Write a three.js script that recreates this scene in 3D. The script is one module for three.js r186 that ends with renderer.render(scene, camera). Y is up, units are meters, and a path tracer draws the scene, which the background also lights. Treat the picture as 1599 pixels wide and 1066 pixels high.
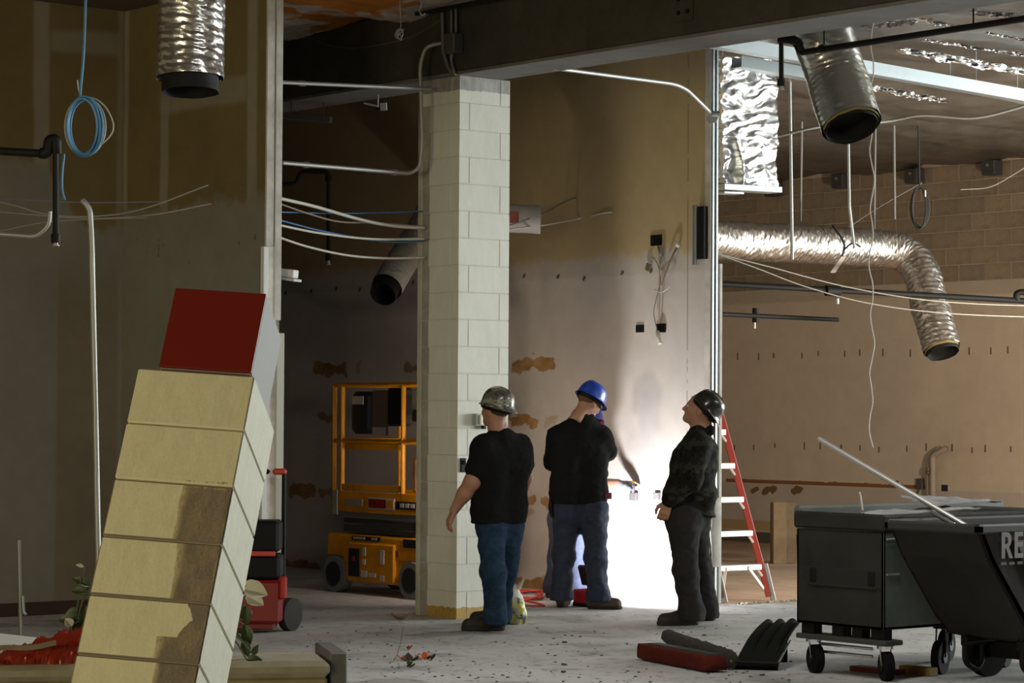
import * as THREE from 'three';
import { RectAreaLightUniformsLib } from 'three/addons/lights/RectAreaLightUniformsLib.js';
import { ImprovedNoise } from 'three/addons/math/ImprovedNoise.js';
import { mergeGeometries, toCreasedNormals } from 'three/addons/utils/BufferGeometryUtils.js';

// ---------------------------------------------------------------- camera, light, exposure
const scene = new THREE.Scene();
scene.background = new THREE.Color(0x000000);
const FOCAL = 4000, EYE = 1.56;                      // focal length in photo pixels (1599 x 1066), eye height
const camera = new THREE.PerspectiveCamera(2 * Math.atan(533 / FOCAL) * 180 / Math.PI, 1599 / 1066, 0.1, 120);
camera.rotation.order = 'YXZ';
camera.position.set(0, EYE, 0);
const YAW = Math.asin(0.634);
camera.rotation.set(Math.atan(107 / FOCAL), -YAW, 0.006);
camera.updateMatrixWorld(true);
scene.add(camera);
const renderer = new THREE.WebGLRenderer({ antialias: true });
renderer.toneMapping = THREE.LinearToneMapping;
renderer.toneMappingExposure = 1.0;
renderer.shadowMap.enabled = true;
RectAreaLightUniformsLib.init();

function areaLight(color, intensity, w, h, pos, target) {
  const l = new THREE.RectAreaLight(color, intensity, w, h);
  l.position.set(...pos); l.lookAt(new THREE.Vector3(...target)); scene.add(l); return l;
}
// daylight through the glazed mall entrance, far to the right of the frame
const GLASS = { x: 25.0, z: -9.4, y: 2.05, w: 7.6, h: 3.5 };
areaLight(new THREE.Color(0.93, 1.0, 0.98), 22, GLASS.w, GLASS.h, [GLASS.x - 0.06, GLASS.y, GLASS.z], [0, GLASS.y, GLASS.z]);
// yellowish light from the lit shopfront across the concourse, to the left of the camera
const SHOP = { x: -8.9, z: -4.4, y: 1.95, w: 6.0, h: 2.8 };
areaLight(new THREE.Color(1.0, 0.86, 0.50), 13, SHOP.w, SHOP.h, [SHOP.x + 0.06, SHOP.y, SHOP.z], [0, SHOP.y, SHOP.z]);
// two fill strips added under the concourse ceiling, outside the frame
const FILL_STRIPS = [[8.6, 4.42, -9.5], [14.6, 4.36, -8.2]];
for (const [x, y, z] of FILL_STRIPS) areaLight(new THREE.Color(1.0, 0.99, 0.94), 34, 2.4, 0.4, [x, y - 0.05, z], [x, 0, z]);
// the warm halogen lamp of the shop on the right and the work lamp on the floor are lit in their own builders

// ---------------------------------------------------------------- helpers
let seed = 12345;
const rnd = () => { seed = (seed * 1664525 + 1013904223) >>> 0; return seed / 4294967296; };
const rr = (a, b) => a + (b - a) * rnd();
const perlin = new ImprovedNoise();
const N3 = (x, y, z) => perlin.noise(x, y, z);
const PT = new Uint16Array(512), RT = new Float32Array(256);
for (let i = 0; i < 256; i++) { PT[i] = i; RT[i] = rnd() * 2 - 1; }
for (let i = 255; i > 0; i--) { const j = Math.floor(rnd() * (i + 1)); const t = PT[i]; PT[i] = PT[j]; PT[j] = t; }
for (let i = 0; i < 256; i++) PT[i + 256] = PT[i];
function vn(x, y, sd, per) {                               // smooth lattice noise, optionally periodic
  const xf = Math.floor(x), yf = Math.floor(y); let fx = x - xf, fy = y - yf, x0 = xf, y0 = yf, x1 = xf + 1, y1 = yf + 1;
  if (per) { x0 = ((x0 % per) + per) % per; x1 = ((x1 % per) + per) % per; y0 = ((y0 % per) + per) % per; y1 = ((y1 % per) + per) % per; }
  fx = fx * fx * (3 - 2 * fx); fy = fy * fy * (3 - 2 * fy);
  const s = sd & 255, a = PT[(x0 & 255)] , b = PT[(x1 & 255)], ya = (y0 + s) & 255, yb = (y1 + s) & 255;
  const v00 = RT[PT[a + ya]], v10 = RT[PT[b + ya]], v01 = RT[PT[a + yb]], v11 = RT[PT[b + yb]];
  return (v00 * (1 - fx) + v10 * fx) * (1 - fy) + (v01 * (1 - fx) + v11 * fx) * fy;
}
const fbm = (x, y, z = 0, o = 4) => { let s = 0, a = 0.4; for (let i = 0; i < o; i++) { s += a * vn(x, y, Math.floor(z * 13.7) + i * 31, 0); x *= 2.03; y *= 2.03; a *= 0.5; } return s; };
const clamp = (x, a = 0, b = 1) => Math.min(b, Math.max(a, x));
const sst = (a, b, x) => { const t = clamp((x - a) / (b - a)); return t * t * (3 - 2 * t); };
const mix = (a, b, t) => a + (b - a) * t;
const V = (x, y, z) => new THREE.Vector3(x, y, z);
const FWD = V(Math.sin(YAW), 0, -Math.cos(YAW)), RIGHT = V(Math.cos(YAW), 0, Math.sin(YAW)), UP = V(0, 1, 0);
// a photo pixel as a direction; its distance comes from a depth, the floor or a wall
function ray(px, py) {
  const v = V((px - 799.5) / FOCAL, -(py - 533) / FOCAL, -1).applyQuaternion(camera.quaternion);
  return v.divideScalar(v.dot(FWD));
}
const EYEP = V(0, EYE, 0);
const at = (px, py, d) => ray(px, py).multiplyScalar(d).add(EYEP);
const onY = (px, py, h = 0) => { const r = ray(px, py); return r.multiplyScalar((h - EYE) / r.y).add(EYEP); };
const onX = (px, py, X) => { const r = ray(px, py); return r.multiplyScalar(X / r.x).add(EYEP); };
const onZ = (px, py, Z) => { const r = ray(px, py); return r.multiplyScalar(Z / r.z).add(EYEP); };

const taken = {};
function numbered(n) { if (!(n in taken)) { taken[n] = 0; return n; } taken[n]++; return n + '_' + String(taken[n]).padStart(3, '0'); }
function shade(o) { o.traverse(c => { if (c.isMesh) { c.castShadow = true; c.receiveShadow = true; } }); return o; }
function thing(name, label, category, base, group) {
  const g = new THREE.Group(); g.name = numbered(name); g.userData = { label, category };
  if (group) g.userData.group = group;
  if (base) g.position.copy(base);
  scene.add(g); return g;
}
// geometry given in world coordinates becomes a part of a thing that stands at its own base
function part(parent, name, geo, mat, label) {
  const m = new THREE.Mesh(geo, mat); m.name = name; m.castShadow = m.receiveShadow = true;
  if (label) m.userData.label = label;
  parent.add(m); return m;
}
function wpart(parent, name, geo, mat, label) {           // world-space geometry
  const m = part(parent, name, geo, mat, label);
  const p = V(0, 0, 0); let o = parent; while (o && o !== scene) { p.add(o.position); o = o.parent; }
  m.position.copy(p).negate(); return m;
}
function single(name, label, category, geo, mat, group, base) {   // a thing that is one mesh, geometry in world space
  geo.computeBoundingBox(); const b = geo.boundingBox;
  const c = base || V((b.min.x + b.max.x) / 2, b.min.y, (b.min.z + b.max.z) / 2);
  geo.translate(-c.x, -c.y, -c.z);
  const m = new THREE.Mesh(geo, mat); m.position.copy(c); m.name = numbered(name); m.castShadow = m.receiveShadow = true;
  m.userData = { label, category }; if (group) m.userData.group = group;
  scene.add(m); return m;
}
function struct(name, geo, mat, label) {
  const m = new THREE.Mesh(geo, mat); m.name = numbered(name); m.castShadow = m.receiveShadow = true;
  m.userData = { kind: 'structure', label, category: name.split('_')[0] };
  scene.add(m); return m;
}
const merge = gs => mergeGeometries(gs.map(g => { const n = g.index ? g.toNonIndexed() : g; for (const k of Object.keys(n.attributes)) if (!['position', 'normal', 'uv'].includes(k)) n.deleteAttribute(k); if (!n.attributes.uv) n.setAttribute('uv', new THREE.BufferAttribute(new Float32Array(n.attributes.position.count * 2), 2)); return n; }));
function metreUV(geo, s = 1) {                            // box-projected texture coordinates, in metres times s
  const g = geo.index ? geo.toNonIndexed() : geo, p = g.attributes.position, n = p.count, uv = new Float32Array(n * 2);
  const a = V(0, 0, 0), b = V(0, 0, 0), c = V(0, 0, 0);
  for (let i = 0; i < n; i += 3) {
    a.fromBufferAttribute(p, i); b.fromBufferAttribute(p, i + 1); c.fromBufferAttribute(p, i + 2);
    const nn = b.clone().sub(a).cross(c.clone().sub(a)), x = Math.abs(nn.x), y = Math.abs(nn.y), z = Math.abs(nn.z);
    [a, b, c].forEach((v, k) => { const [u, w] = x >= y && x >= z ? [v.z, v.y] : y >= z ? [v.x, v.z] : [v.x, v.y]; uv[(i + k) * 2] = u * s; uv[(i + k) * 2 + 1] = w * s; });
  }
  g.setAttribute('uv', new THREE.BufferAttribute(uv, 2)); return g;
}
// chamfered box, 44 triangles, centred
function cbox(w, h, d, c = 0.004) {
  const X = w / 2, Y = h / 2, Z = d / 2, pos = [];
  c = Math.min(c, X * 0.9, Y * 0.9, Z * 0.9);
  const tri = (a, b, e, o) => {           // orient away from centre o
    const n = b.clone().sub(a).cross(e.clone().sub(a)); const m = a.clone().add(b).add(e).divideScalar(3);
    if (n.dot(m) < 0) [b, e] = [e, b];
    for (const v of [a, b, e]) pos.push(v.x, v.y, v.z);
  };
  const quad = (a, b, e, f) => { tri(a, b, e); tri(a, e, f); };
  const P = (ax, sx, sy, sz) => V(sx * (ax === 0 ? X : X - c), sy * (ax === 1 ? Y : Y - c), sz * (ax === 2 ? Z : Z - c));
  for (const s of [-1, 1]) {
    quad(P(0, s, -1, -1), P(0, s, 1, -1), P(0, s, 1, 1), P(0, s, -1, 1));
    quad(P(1, -1, s, -1), P(1, 1, s, -1), P(1, 1, s, 1), P(1, -1, s, 1));
    quad(P(2, -1, -1, s), P(2, 1, -1, s), P(2, 1, 1, s), P(2, -1, 1, s));
    for (const t of [-1, 1]) {
      quad(P(0, s, t, -1), P(0, s, t, 1), P(1, s, t, 1), P(1, s, t, -1));
      quad(P(0, s, -1, t), P(0, s, 1, t), P(2, s, 1, t), P(2, s, -1, t));
      quad(P(1, -1, s, t), P(1, 1, s, t), P(2, 1, s, t), P(2, -1, s, t));
      for (const q of [-1, 1]) tri(P(0, s, t, q), P(1, s, t, q), P(2, s, t, q));
    }
  }
  const g = new THREE.BufferGeometry(); g.setAttribute('position', new THREE.Float32BufferAttribute(pos, 3)); g.computeVertexNormals();
  return metreUV(g);
}
// box between world corners
function wbox(x0, x1, y0, y1, z0, z1, c = 0.004) { const g = cbox(Math.abs(x1 - x0), Math.abs(y1 - y0), Math.abs(z1 - z0), c); g.translate((x0 + x1) / 2, (y0 + y1) / 2, (z0 + z1) / 2); return metreUV(g); }
// bar of rectangular section from a to b
function bar(a, b, w, h, c = 0.002, up = UP) {
  const d = b.clone().sub(a), L = d.length(); d.normalize();
  const s = d.clone().cross(Math.abs(d.dot(up)) > 0.98 ? RIGHT : up).normalize(), u = s.clone().cross(d).normalize();
  const g = cbox(w, h, L, c); const m = new THREE.Matrix4().makeBasis(s, u, d.clone().negate()); m.setPosition(a.clone().add(b).multiplyScalar(0.5));
  g.applyMatrix4(m); return g;
}
// pipe along straight runs with rounded corners (rb), or smooth cable through points
function pipe(pts, r, rb = 0.05, rad = 10) {
  const path = new THREE.CurvePath(); let prev = pts[0];
  for (let i = 1; i < pts.length - 1; i++) {
    const p = pts[i], a = pts[i - 1].clone().sub(p), b = pts[i + 1].clone().sub(p), k = Math.min(rb, a.length() * 0.45, b.length() * 0.45);
    const s = p.clone().add(a.normalize().multiplyScalar(k)), e = p.clone().add(b.normalize().multiplyScalar(k));
    path.add(new THREE.LineCurve3(prev, s)); path.add(new THREE.QuadraticBezierCurve3(s, p, e)); prev = e;
  }
  path.add(new THREE.LineCurve3(prev, pts[pts.length - 1]));
  const P = []; for (const c of path.curves) { const n = c.isLineCurve3 ? 1 : 6; for (let k = 0; k <= n; k++) { const q = c.getPoint(k / n); if (!P.length || P[P.length - 1].distanceTo(q) > 1e-5) P.push(q); } }
  return sweep(P, () => r, rad);
}
function cable(pts, r, n = 40, rad = 6, tension = 0.5) { return sweep(new THREE.CatmullRomCurve3(pts, false, 'catmullrom', tension).getPoints(n), () => r, rad); }
// sweep a circle of radius rf(t, angle) along a polyline, closed with caps
function sweep(P, rf, rad = 8, caps = true) {
  const n = P.length, pos = [], idx = [], uv = []; let nrm = null, len = 0;
  for (let i = 0; i < n; i++) {
    const t = (i === 0 ? P[1].clone().sub(P[0]) : i === n - 1 ? P[n - 1].clone().sub(P[n - 2]) : P[i + 1].clone().sub(P[i - 1])).normalize();
    if (!nrm) { nrm = Math.abs(t.y) > 0.9 ? V(1, 0, 0) : V(0, 1, 0); }
    nrm.sub(t.clone().multiplyScalar(nrm.dot(t))).normalize();
    const b = t.clone().cross(nrm);
    if (i) len += P[i].distanceTo(P[i - 1]);
    for (let k = 0; k <= rad; k++) {
      const a = (k % rad) / rad * Math.PI * 2, r = rf(len, a, i / (n - 1));
      pos.push(P[i].x + (nrm.x * Math.cos(a) + b.x * Math.sin(a)) * r, P[i].y + (nrm.y * Math.cos(a) + b.y * Math.sin(a)) * r, P[i].z + (nrm.z * Math.cos(a) + b.z * Math.sin(a)) * r);
      uv.push(k / rad, len);
    }
  }
  for (let i = 0; i < n - 1; i++) for (let k = 0; k < rad; k++) { const a = i * (rad + 1) + k, b = a + 1, c = a + rad + 1, d = c + 1; idx.push(a, b, c, b, d, c); }
  if (caps) for (const e of [0, n - 1]) { const ci = pos.length / 3; pos.push(P[e].x, P[e].y, P[e].z); uv.push(0.5, 0.5); for (let k = 0; k < rad; k++) { const a = e * (rad + 1) + k, b = a + 1; e ? idx.push(a, b, ci) : idx.push(b, a, ci); } }
  const g = new THREE.BufferGeometry(); g.setAttribute('position', new THREE.Float32BufferAttribute(pos, 3)); g.setAttribute('uv', new THREE.Float32BufferAttribute(uv, 2)); g.setIndex(idx); g.computeVertexNormals();
  // close the shading seam of each ring
  const N = g.attributes.normal; for (let i = 0; i < n; i++) { const a = i * (rad + 1), b = a + rad; const x = N.getX(a) + N.getX(b), y = N.getY(a) + N.getY(b), z = N.getZ(a) + N.getZ(b), l = Math.hypot(x, y, z) || 1; N.setXYZ(a, x / l, y / l, z / l); N.setXYZ(b, x / l, y / l, z / l); }
  return g;
}
function disc(c, axis, r, h, rad = 20, r2 = r) {           // cylinder centred at c along axis
  const g = new THREE.CylinderGeometry(r2, r, h, rad); g.applyQuaternion(new THREE.Quaternion().setFromUnitVectors(UP, axis.clone().normalize())); g.translate(c.x, c.y, c.z); return g;
}
function ball(c, r, sx = 1, sy = 1, sz = 1, seg = 14) { const g = new THREE.SphereGeometry(r, seg, Math.max(6, seg >> 1)); g.scale(sx, sy, sz); g.translate(c.x, c.y, c.z); return g; }
// grid surface f(u, v) -> Vector3, with thickness th along -normal when given
function grid(f, nu, nv, th = 0) {
  const pos = [], uv = [], idx = [];
  for (let j = 0; j <= nv; j++) for (let i = 0; i <= nu; i++) { const p = f(i / nu, j / nv); pos.push(p.x, p.y, p.z); uv.push(i / nu, j / nv); }
  for (let j = 0; j < nv; j++) for (let i = 0; i < nu; i++) { const a = j * (nu + 1) + i, b = a + 1, c = a + nu + 1, d = c + 1; idx.push(a, b, d, a, d, c); }
  const g = new THREE.BufferGeometry(); g.setAttribute('position', new THREE.Float32BufferAttribute(pos, 3)); g.setAttribute('uv', new THREE.Float32BufferAttribute(uv, 2)); g.setIndex(idx); g.computeVertexNormals();
  if (!th) return g;
  const n = pos.length / 3, N = g.attributes.normal, p2 = pos.slice(), u2 = uv.slice(), i2 = idx.slice();
  for (let k = 0; k < n; k++) { p2.push(pos[k * 3] - N.getX(k) * th, pos[k * 3 + 1] - N.getY(k) * th, pos[k * 3 + 2] - N.getZ(k) * th); u2.push(uv[k * 2], uv[k * 2 + 1]); }
  for (let k = 0; k < idx.length; k += 3) i2.push(idx[k] + n, idx[k + 2] + n, idx[k + 1] + n);
  const edge = []; for (let i = 0; i <= nu; i++) edge.push(i); for (let j = 1; j <= nv; j++) edge.push(j * (nu + 1) + nu); for (let i = nu - 1; i >= 0; i--) edge.push(nv * (nu + 1) + i); for (let j = nv - 1; j > 0; j--) edge.push(j * (nu + 1));
  for (let k = 0; k < edge.length; k++) { const a = edge[k], b = edge[(k + 1) % edge.length]; i2.push(a, a + n, b, b, a + n, b + n); }
  const h = new THREE.BufferGeometry(); h.setAttribute('position', new THREE.Float32BufferAttribute(p2, 3)); h.setAttribute('uv', new THREE.Float32BufferAttribute(u2, 2)); h.setIndex(i2);
  return toCreasedNormals(h, 0.9);
}
// ---------------------------------------------------------------- textures and materials
const toS = x => x <= 0.0031308 ? x * 12.92 : 1.055 * Math.pow(x, 1 / 2.4) - 0.055;
function tex(w, h, f, srgb = true, rep = true) {            // f(u, v) -> linear colour, v up
  const d = new Uint8Array(w * h * 4);
  for (let j = 0; j < h; j++) for (let i = 0; i < w; i++) {
    const c = f((i + 0.5) / w, (j + 0.5) / h), k = (j * w + i) * 4;
    for (let q = 0; q < 3; q++) d[k + q] = Math.round(255 * clamp(srgb ? toS(clamp(c[q])) : c[q]));
    d[k + 3] = 255;
  }
  const t = new THREE.DataTexture(d, w, h); t.magFilter = THREE.LinearFilter; t.minFilter = THREE.LinearMipmapLinearFilter; t.generateMipmaps = true;
  if (srgb) t.colorSpace = THREE.SRGBColorSpace;
  t.wrapS = t.wrapT = rep ? THREE.RepeatWrapping : THREE.ClampToEdgeWrapping; t.needsUpdate = true; return t;
}
const lin = hex => { const c = new THREE.Color(hex); return [c.r, c.g, c.b]; };
const lerp3 = (a, b, t) => [mix(a[0], b[0], t), mix(a[1], b[1], t), mix(a[2], b[2], t)];
const tileN = (u, v, f, z = 0) => { let s = 0, a = 0.4; f = Math.round(f); for (let i = 0; i < 4; i++) { s += a * vn(u * f, v * f, Math.floor(z * 13.7) + i * 31, f); f *= 2; a *= 0.5; } return s; };   // tileable
function M(color, rough = 0.6, metal = 0, extra = {}) {
  const c = Array.isArray(color) ? new THREE.Color().setRGB(...color) : new THREE.Color(color);
  return new THREE.MeshPhysicalMaterial({ color: c, roughness: rough, metalness: metal, ...extra });
}
const grainTex = tex(256, 256, (u, v) => { const g = 0.5 + 0.9 * tileN(u, v, 24, 3) + (rnd() - 0.5) * 0.25; return [g, g, g]; }, false);
const wornTex = tex(512, 512, (u, v) => { const a = tileN(u, v, 6, 1), b = tileN(u, v, 26, 5); const g = 0.84 + 0.34 * a + 0.14 * b; return [g, g * 0.99, g * 0.97]; });
const weaveTex = tex(256, 256, (u, v) => { const g = 0.5 + 0.25 * Math.sin(u * 256 * 0.8) * Math.sin(v * 256 * 0.8) + 0.5 * tileN(u, v, 16, 9); return [g, g, g]; }, false);
const mBlackPlastic = M(0x0d0d0e, 0.5, 0, { specularIntensity: 0.4 }), mBlackSteel = M(0x141312, 0.6, 0, { specularIntensity: 0.5 }), mRubber = M(0x101010, 0.85, 0, { specularIntensity: 0.3 }), mGalv = M([0.42, 0.46, 0.48], 0.45, 0.75, { bumpMap: grainTex, bumpScale: 0.0006 });
const mConduit = M([0.36, 0.36, 0.345], 0.5, 0.65), mChrome = M([0.75, 0.75, 0.76], 0.15, 1), mWhiteWire = M([0.62, 0.60, 0.55], 0.6), mBlueWire = M([0.05, 0.16, 0.38], 0.5), mGreyWire = M([0.22, 0.22, 0.21], 0.6), mDarkWire = M([0.03, 0.03, 0.03], 0.6);
const mFoil = M([0.78, 0.77, 0.75], 0.24, 0.95, { bumpMap: grainTex, bumpScale: 0.002 });
const mLiner = M(0x060606, 0.8);

// ================================================================ the setting
const CEIL = 4.62, XW = 14.40, XL = 10.18, ZL = -17.16, XR = 23.9, ZS = -14.95, ZE = -15.10, LOW = -0.16;
// concrete floor
const floorTex = tex(1024, 1024, (u, v) => {
  const a = tileN(u, v, 5, 2), b = tileN(u, v, 18, 8), c = tileN(u, v, 60, 4);
  let g = 0.43 + 0.16 * a + 0.10 * b + 0.07 * c;
  const st = sst(0.16, 0.34, tileN(u, v, 9, 21)); g *= 1 - 0.35 * st;
  const dust = sst(0.10, 0.3, tileN(u, v, 7, 33)); g = mix(g, 0.56, dust * 0.6);
  const sp = tileN(u, v, 110, 41); if (sp > 0.33) g *= 0.5;
  return [g * 1.0, g * 0.985, g * 0.955];
});
const floorBump = tex(512, 512, (u, v) => { const g = 0.5 + 0.5 * tileN(u, v, 40, 6) + 0.3 * tileN(u, v, 8, 2); return [g, g, g]; }, false);
const mFloor = M(0xffffff, 0.82, 0, { map: floorTex, bumpMap: floorBump, bumpScale: 0.004 });
const tanTex = tex(512, 512, (u, v) => { const a = tileN(u, v, 6, 12), b = tileN(u, v, 30, 18); const g = 1 + 0.45 * a + 0.25 * b; return [0.50 * g, 0.36 * g, 0.255 * g]; });
const mTanFloor = M(0xffffff, 0.88, 0, { map: tanTex });
const scaleUV = (g, su, sv = su, ou = 0, ov = 0) => { const a = g.attributes.uv; for (let i = 0; i < a.count; i++) a.setXY(i, a.getX(i) * su + ou, a.getY(i) * sv + ov); return g; };
struct('floor', scaleUV(merge([wbox(-9, 27, -0.5, 0, ZS, 9, 0.002), wbox(-9, XW + 0.13, -0.5, 0, -28, ZS, 0.001)]), 1 / 5.3), mFloor, 'dusty grey concrete floor slab of the concourse');
struct('floor_right', scaleUV(wbox(XW + 0.13, 26, -0.6, LOW, -28, ZS, 0.002), 1 / 4), mTanFloor, 'lower tan floor of the shop behind the ladder');

// drywall faces: bare tan board above the old ceiling line, grey paint below, bands of joint compound
function wallTex(w, h, umin, umax, vmin, vmax, f) { return tex(w, h, (a, b) => f(mix(umin, umax, a), mix(vmin, vmax, b)), true, false); }
const TAN = [0.19, 0.14, 0.058], COMP = [0.31, 0.285, 0.235], PAINT = [0.25, 0.235, 0.20];
const bandF = (x, a, b, s = 0.03) => sst(a - s, a + s, x) * (1 - sst(b - s, b + s, x));
// W: partition behind the men
const wpt = (px, py) => { const p = onX(px, py, XW); return [p.z, p.y]; };
const patches = [[493, 540, 567, 584, 1], [556, 562, 566, 584, .5], [632, 652, 570, 582, .8], [797, 864, 560, 577, 1], [498, 520, 646, 660, .7], [797, 845, 648, 667, 1], [852, 868, 652, 664, .35], [452, 492, 757, 775, .9], [498, 522, 762, 776, .8], [815, 862, 779, 786, .8], [850, 868, 784, 798, .6], [826, 836, 795, 803, .4], [440, 500, 876, 889, .9], [800, 872, 906, 921, 1]].map(([a, b, c, d, s]) => { const p = wpt(a, d), q = wpt(b, c); return [p[0], q[0], p[1], q[1], s]; });
const nails = []; for (let i = 0; i < 26; i++) { nails.push([-26 + i * 0.41 + rr(-.06, .06), 2.72 + rr(-.03, .03)]); }
const wTex = wallTex(1600, 620, -27, ZE, 0, CEIL, (z, y) => {
  const n = fbm(z * 1.3, y * 1.3, 2), n2 = fbm(z * 9, y * 9, 5);
  let c = lerp3([0.50, 0.455, 0.405], [0.44, 0.335, 0.18], sst(2.82, 2.94, y + 0.08 * n + 0.10 * n2));
  const lower = bandF(y, -1, 2.70 + 0.02 * n2, 0.01); c = lerp3(c, [0.57, 0.53, 0.49], lower * 0.75);
  for (const [z0, z1, y0, y1, s] of patches) {
    const e = 0.03 + 0.0 * s, m = Math.min(z - z0 + e, z1 - z + e, (y - y0 + e), (y1 - y + e)) + 0.085 * fbm(z * 11, y * 16, 3) + 0.02 * n2;
    const k = sst(0.024, 0.034, m); if (k > 0) c = lerp3(c, lerp3([0.27, 0.135, 0.035], [0.42, 0.25, 0.11], clamp(0.5 + 1.5 * n2)), k * clamp(s + 0.1));
  }
  for (const [a, b] of nails) { const d = Math.hypot((z - a) * 1.2 - (y - b) * 0.5, y - b); if (d < 0.022) c = [0.12, 0.09, 0.06]; }
  const seam = Math.abs(z + 15.30) < 0.006 && (n2 > -0.1) ? 0.6 : 1;
  const g = (1 + 0.14 * n + 0.10 * n2) * seam; return [c[0] * g, c[1] * g, c[2] * g];
});
const mW = M(0xffffff, 0.85, 0, { map: wTex });
const mPlain = M([0.42, 0.38, 0.31], 0.9), mHall = M([0.42, 0.38, 0.31], 0.9), mPlaster = M([0.62, 0.60, 0.57], 0.85, 0, { map: wornTex });
const fitZ = (g, z0, z1) => scaleUV(g, 1 / (z1 - z0), 1 / CEIL, -z0 / (z1 - z0), 0);
const wallC = struct('wall_center', fitZ(wbox(XW, XW + 0.13, -0.3, CEIL, -27, ZE, 0.001), -27, ZE), mW, 'stained drywall partition behind the three men');
// its cut end: a steel stud between the edges of the two boards
{
  const z0 = ZE, z1 = ZE + 0.075;
  part(wallC, 'board_edge', wbox(XW, XW + 0.014, 0, CEIL, z0, z1 - 0.01, 0.001), mPlaster, 'white cut edge of the drywall board');
  part(wallC, 'metal_stud', wbox(XW + 0.016, XW + 0.036, 0.55, CEIL, z0, z1, 0.001), mGalv, 'galvanised stud flange');
  part(wallC, 'metal_stud', wbox(XW + 0.058, XW + 0.078, 0, CEIL, z0, z1, 0.001), mGalv, 'galvanised stud flange');
  part(wallC, 'stud_web', wbox(XW + 0.036, XW + 0.058, 0, CEIL, z0, z0 + 0.012, 0.001), mBlackSteel);
  part(wallC, 'stud_web', wbox(XW + 0.078, XW + 0.10, 0, 2.76, z0, z0 + 0.012, 0.001), mBlackSteel);
  part(wallC, 'board_edge', wbox(XW + 0.10, XW + 0.13, 0, 2.76, z0, z1, 0.002), mPlaster, 'grey painted edge strip of the far board');
  const sp = at(1111, 868, 20.6);
  const blob = grid((u, v) => { const y = mix(0.30, 0.86, v), e = 0.055 * (1 + 0.5 * fbm(y * 9, u * 2, 1)); return V(XW + 0.058 + (u - 0.42) * 2 * e, y, z1 + 0.012 * (1 - (2 * u - 1) ** 2) + 0.004); }, 8, 24, 0.012);
  part(wallC, 'plaster_remnant', metreUV(blob), M([0.42, 0.41, 0.39], 0.9, 0, { map: wornTex }), 'grey lump of plaster stuck to the stud');
  part(wallC, 'insulation', metreUV(grid((u, v) => V(XW + 0.05 + (u - .5) * 0.03 + 0.01 * fbm(v * 9, 2), mix(0.75, 1.35, v), z1 - 0.012 + 0.015 * fbm(u * 4, v * 20, 2)), 4, 20, 0.01)), M([0.42, 0.38, 0.12], 0.95), 'yellow glass wool');
  // bracket plate on the wall edge and the opened outlet boxes
  const p0 = onX(1092, 405, XW), p1 = onX(1106, 322, XW);
  part(wallC, 'bracket_plate', wbox(XW - 0.05, XW - 0.002, p0.y, p1.y, p0.z, p1.z, 0.003), mBlackSteel, 'dark electrical box at the wall edge');
  part(wallC, 'bracket_plate', wbox(XW - 0.075, XW - 0.052, p0.y - 0.05, p1.y + 0.01, p0.z - 0.005, p0.z + 0.03, 0.002), mGalv, 'galvanised lip of the box');
  for (const [a, b, c, d] of [[994, 1006, 507, 519], [1026, 1040, 505, 519], [1017, 1034, 366, 384]]) { const p = onX(a, d, XW), q = onX(b, c, XW); part(wallC, 'outlet_box', wbox(XW - 0.012, XW + 0.02, p.y, q.y, p.z, q.z, 0.002), mBlackSteel, 'open black outlet box'); }
  for (const [a, b, c, d] of [[986, 997, 769, 781], [1023, 1032, 769, 780]]) { const p = onX(a, d, XW), q = onX(b, c, XW); part(wallC, 'outlet_box', wbox(XW - 0.03, XW, p.y, q.y, p.z, q.z, 0.003), M([0.25, 0.24, 0.25], 0.5, 0.4), 'small grey outlet'); }
}
// left partition and the corner beside it
const lpt = (px, py) => { const p = onX(px, py, XL); return [p.z, p.y]; };
const lz = (px, py = 300) => onX(px, py, XL).z, ly = (px, py) => onX(px, py, XL).y;
const lBands = [[lz(385), lz(400), 0.7, 4.7], [lz(250), lz(262), 2.6, 3.9], [lz(192), lz(199), 0, 4.7]], lH = [[lz(250), lz(385), ly(320, 168), ly(320, 128)]];
const leftTex = wallTex(512, 1024, ZL, -15.2, 0, CEIL, (z, y) => {
  const n = fbm(z * 2, y * 2, 4), n2 = fbm(z * 12, y * 12, 7);
  let c = TAN; for (const [a, b, y0, y1] of lBands) c = lerp3(c, COMP, 0.75 * bandF(z + 0.02 * n, a, b, 0.02) * bandF(y, y0, y1, 0.1));
  for (const [a, b, y0, y1] of lH) c = lerp3(c, COMP, 0.6 * bandF(z, a, b, 0.05) * bandF(y + 0.03 * n, y0, y1, 0.03));
  c = lerp3(PAINT, c, sst(3.0, 3.1, y + 0.10 * n + 0.10 * n2));
  const sc = fbm(z * 30, y * 14, 2); if (y > 2.62 && y < 2.85 && sc > 0.47) c = [0.1, 0.085, 0.06];
  const g = 1 + 0.2 * n + 0.1 * n2; return [c[0] * g, c[1] * g, c[2] * g];
});
const wallL = struct('wall_left', fitZ(wbox(XL, XL + 0.13, 0, CEIL, ZL, -15.2, 0.001), ZL, -15.2), M(0xffffff, 0.88, 0, { map: leftTex }), 'dark olive drywall partition behind the leaning pillar');
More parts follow.
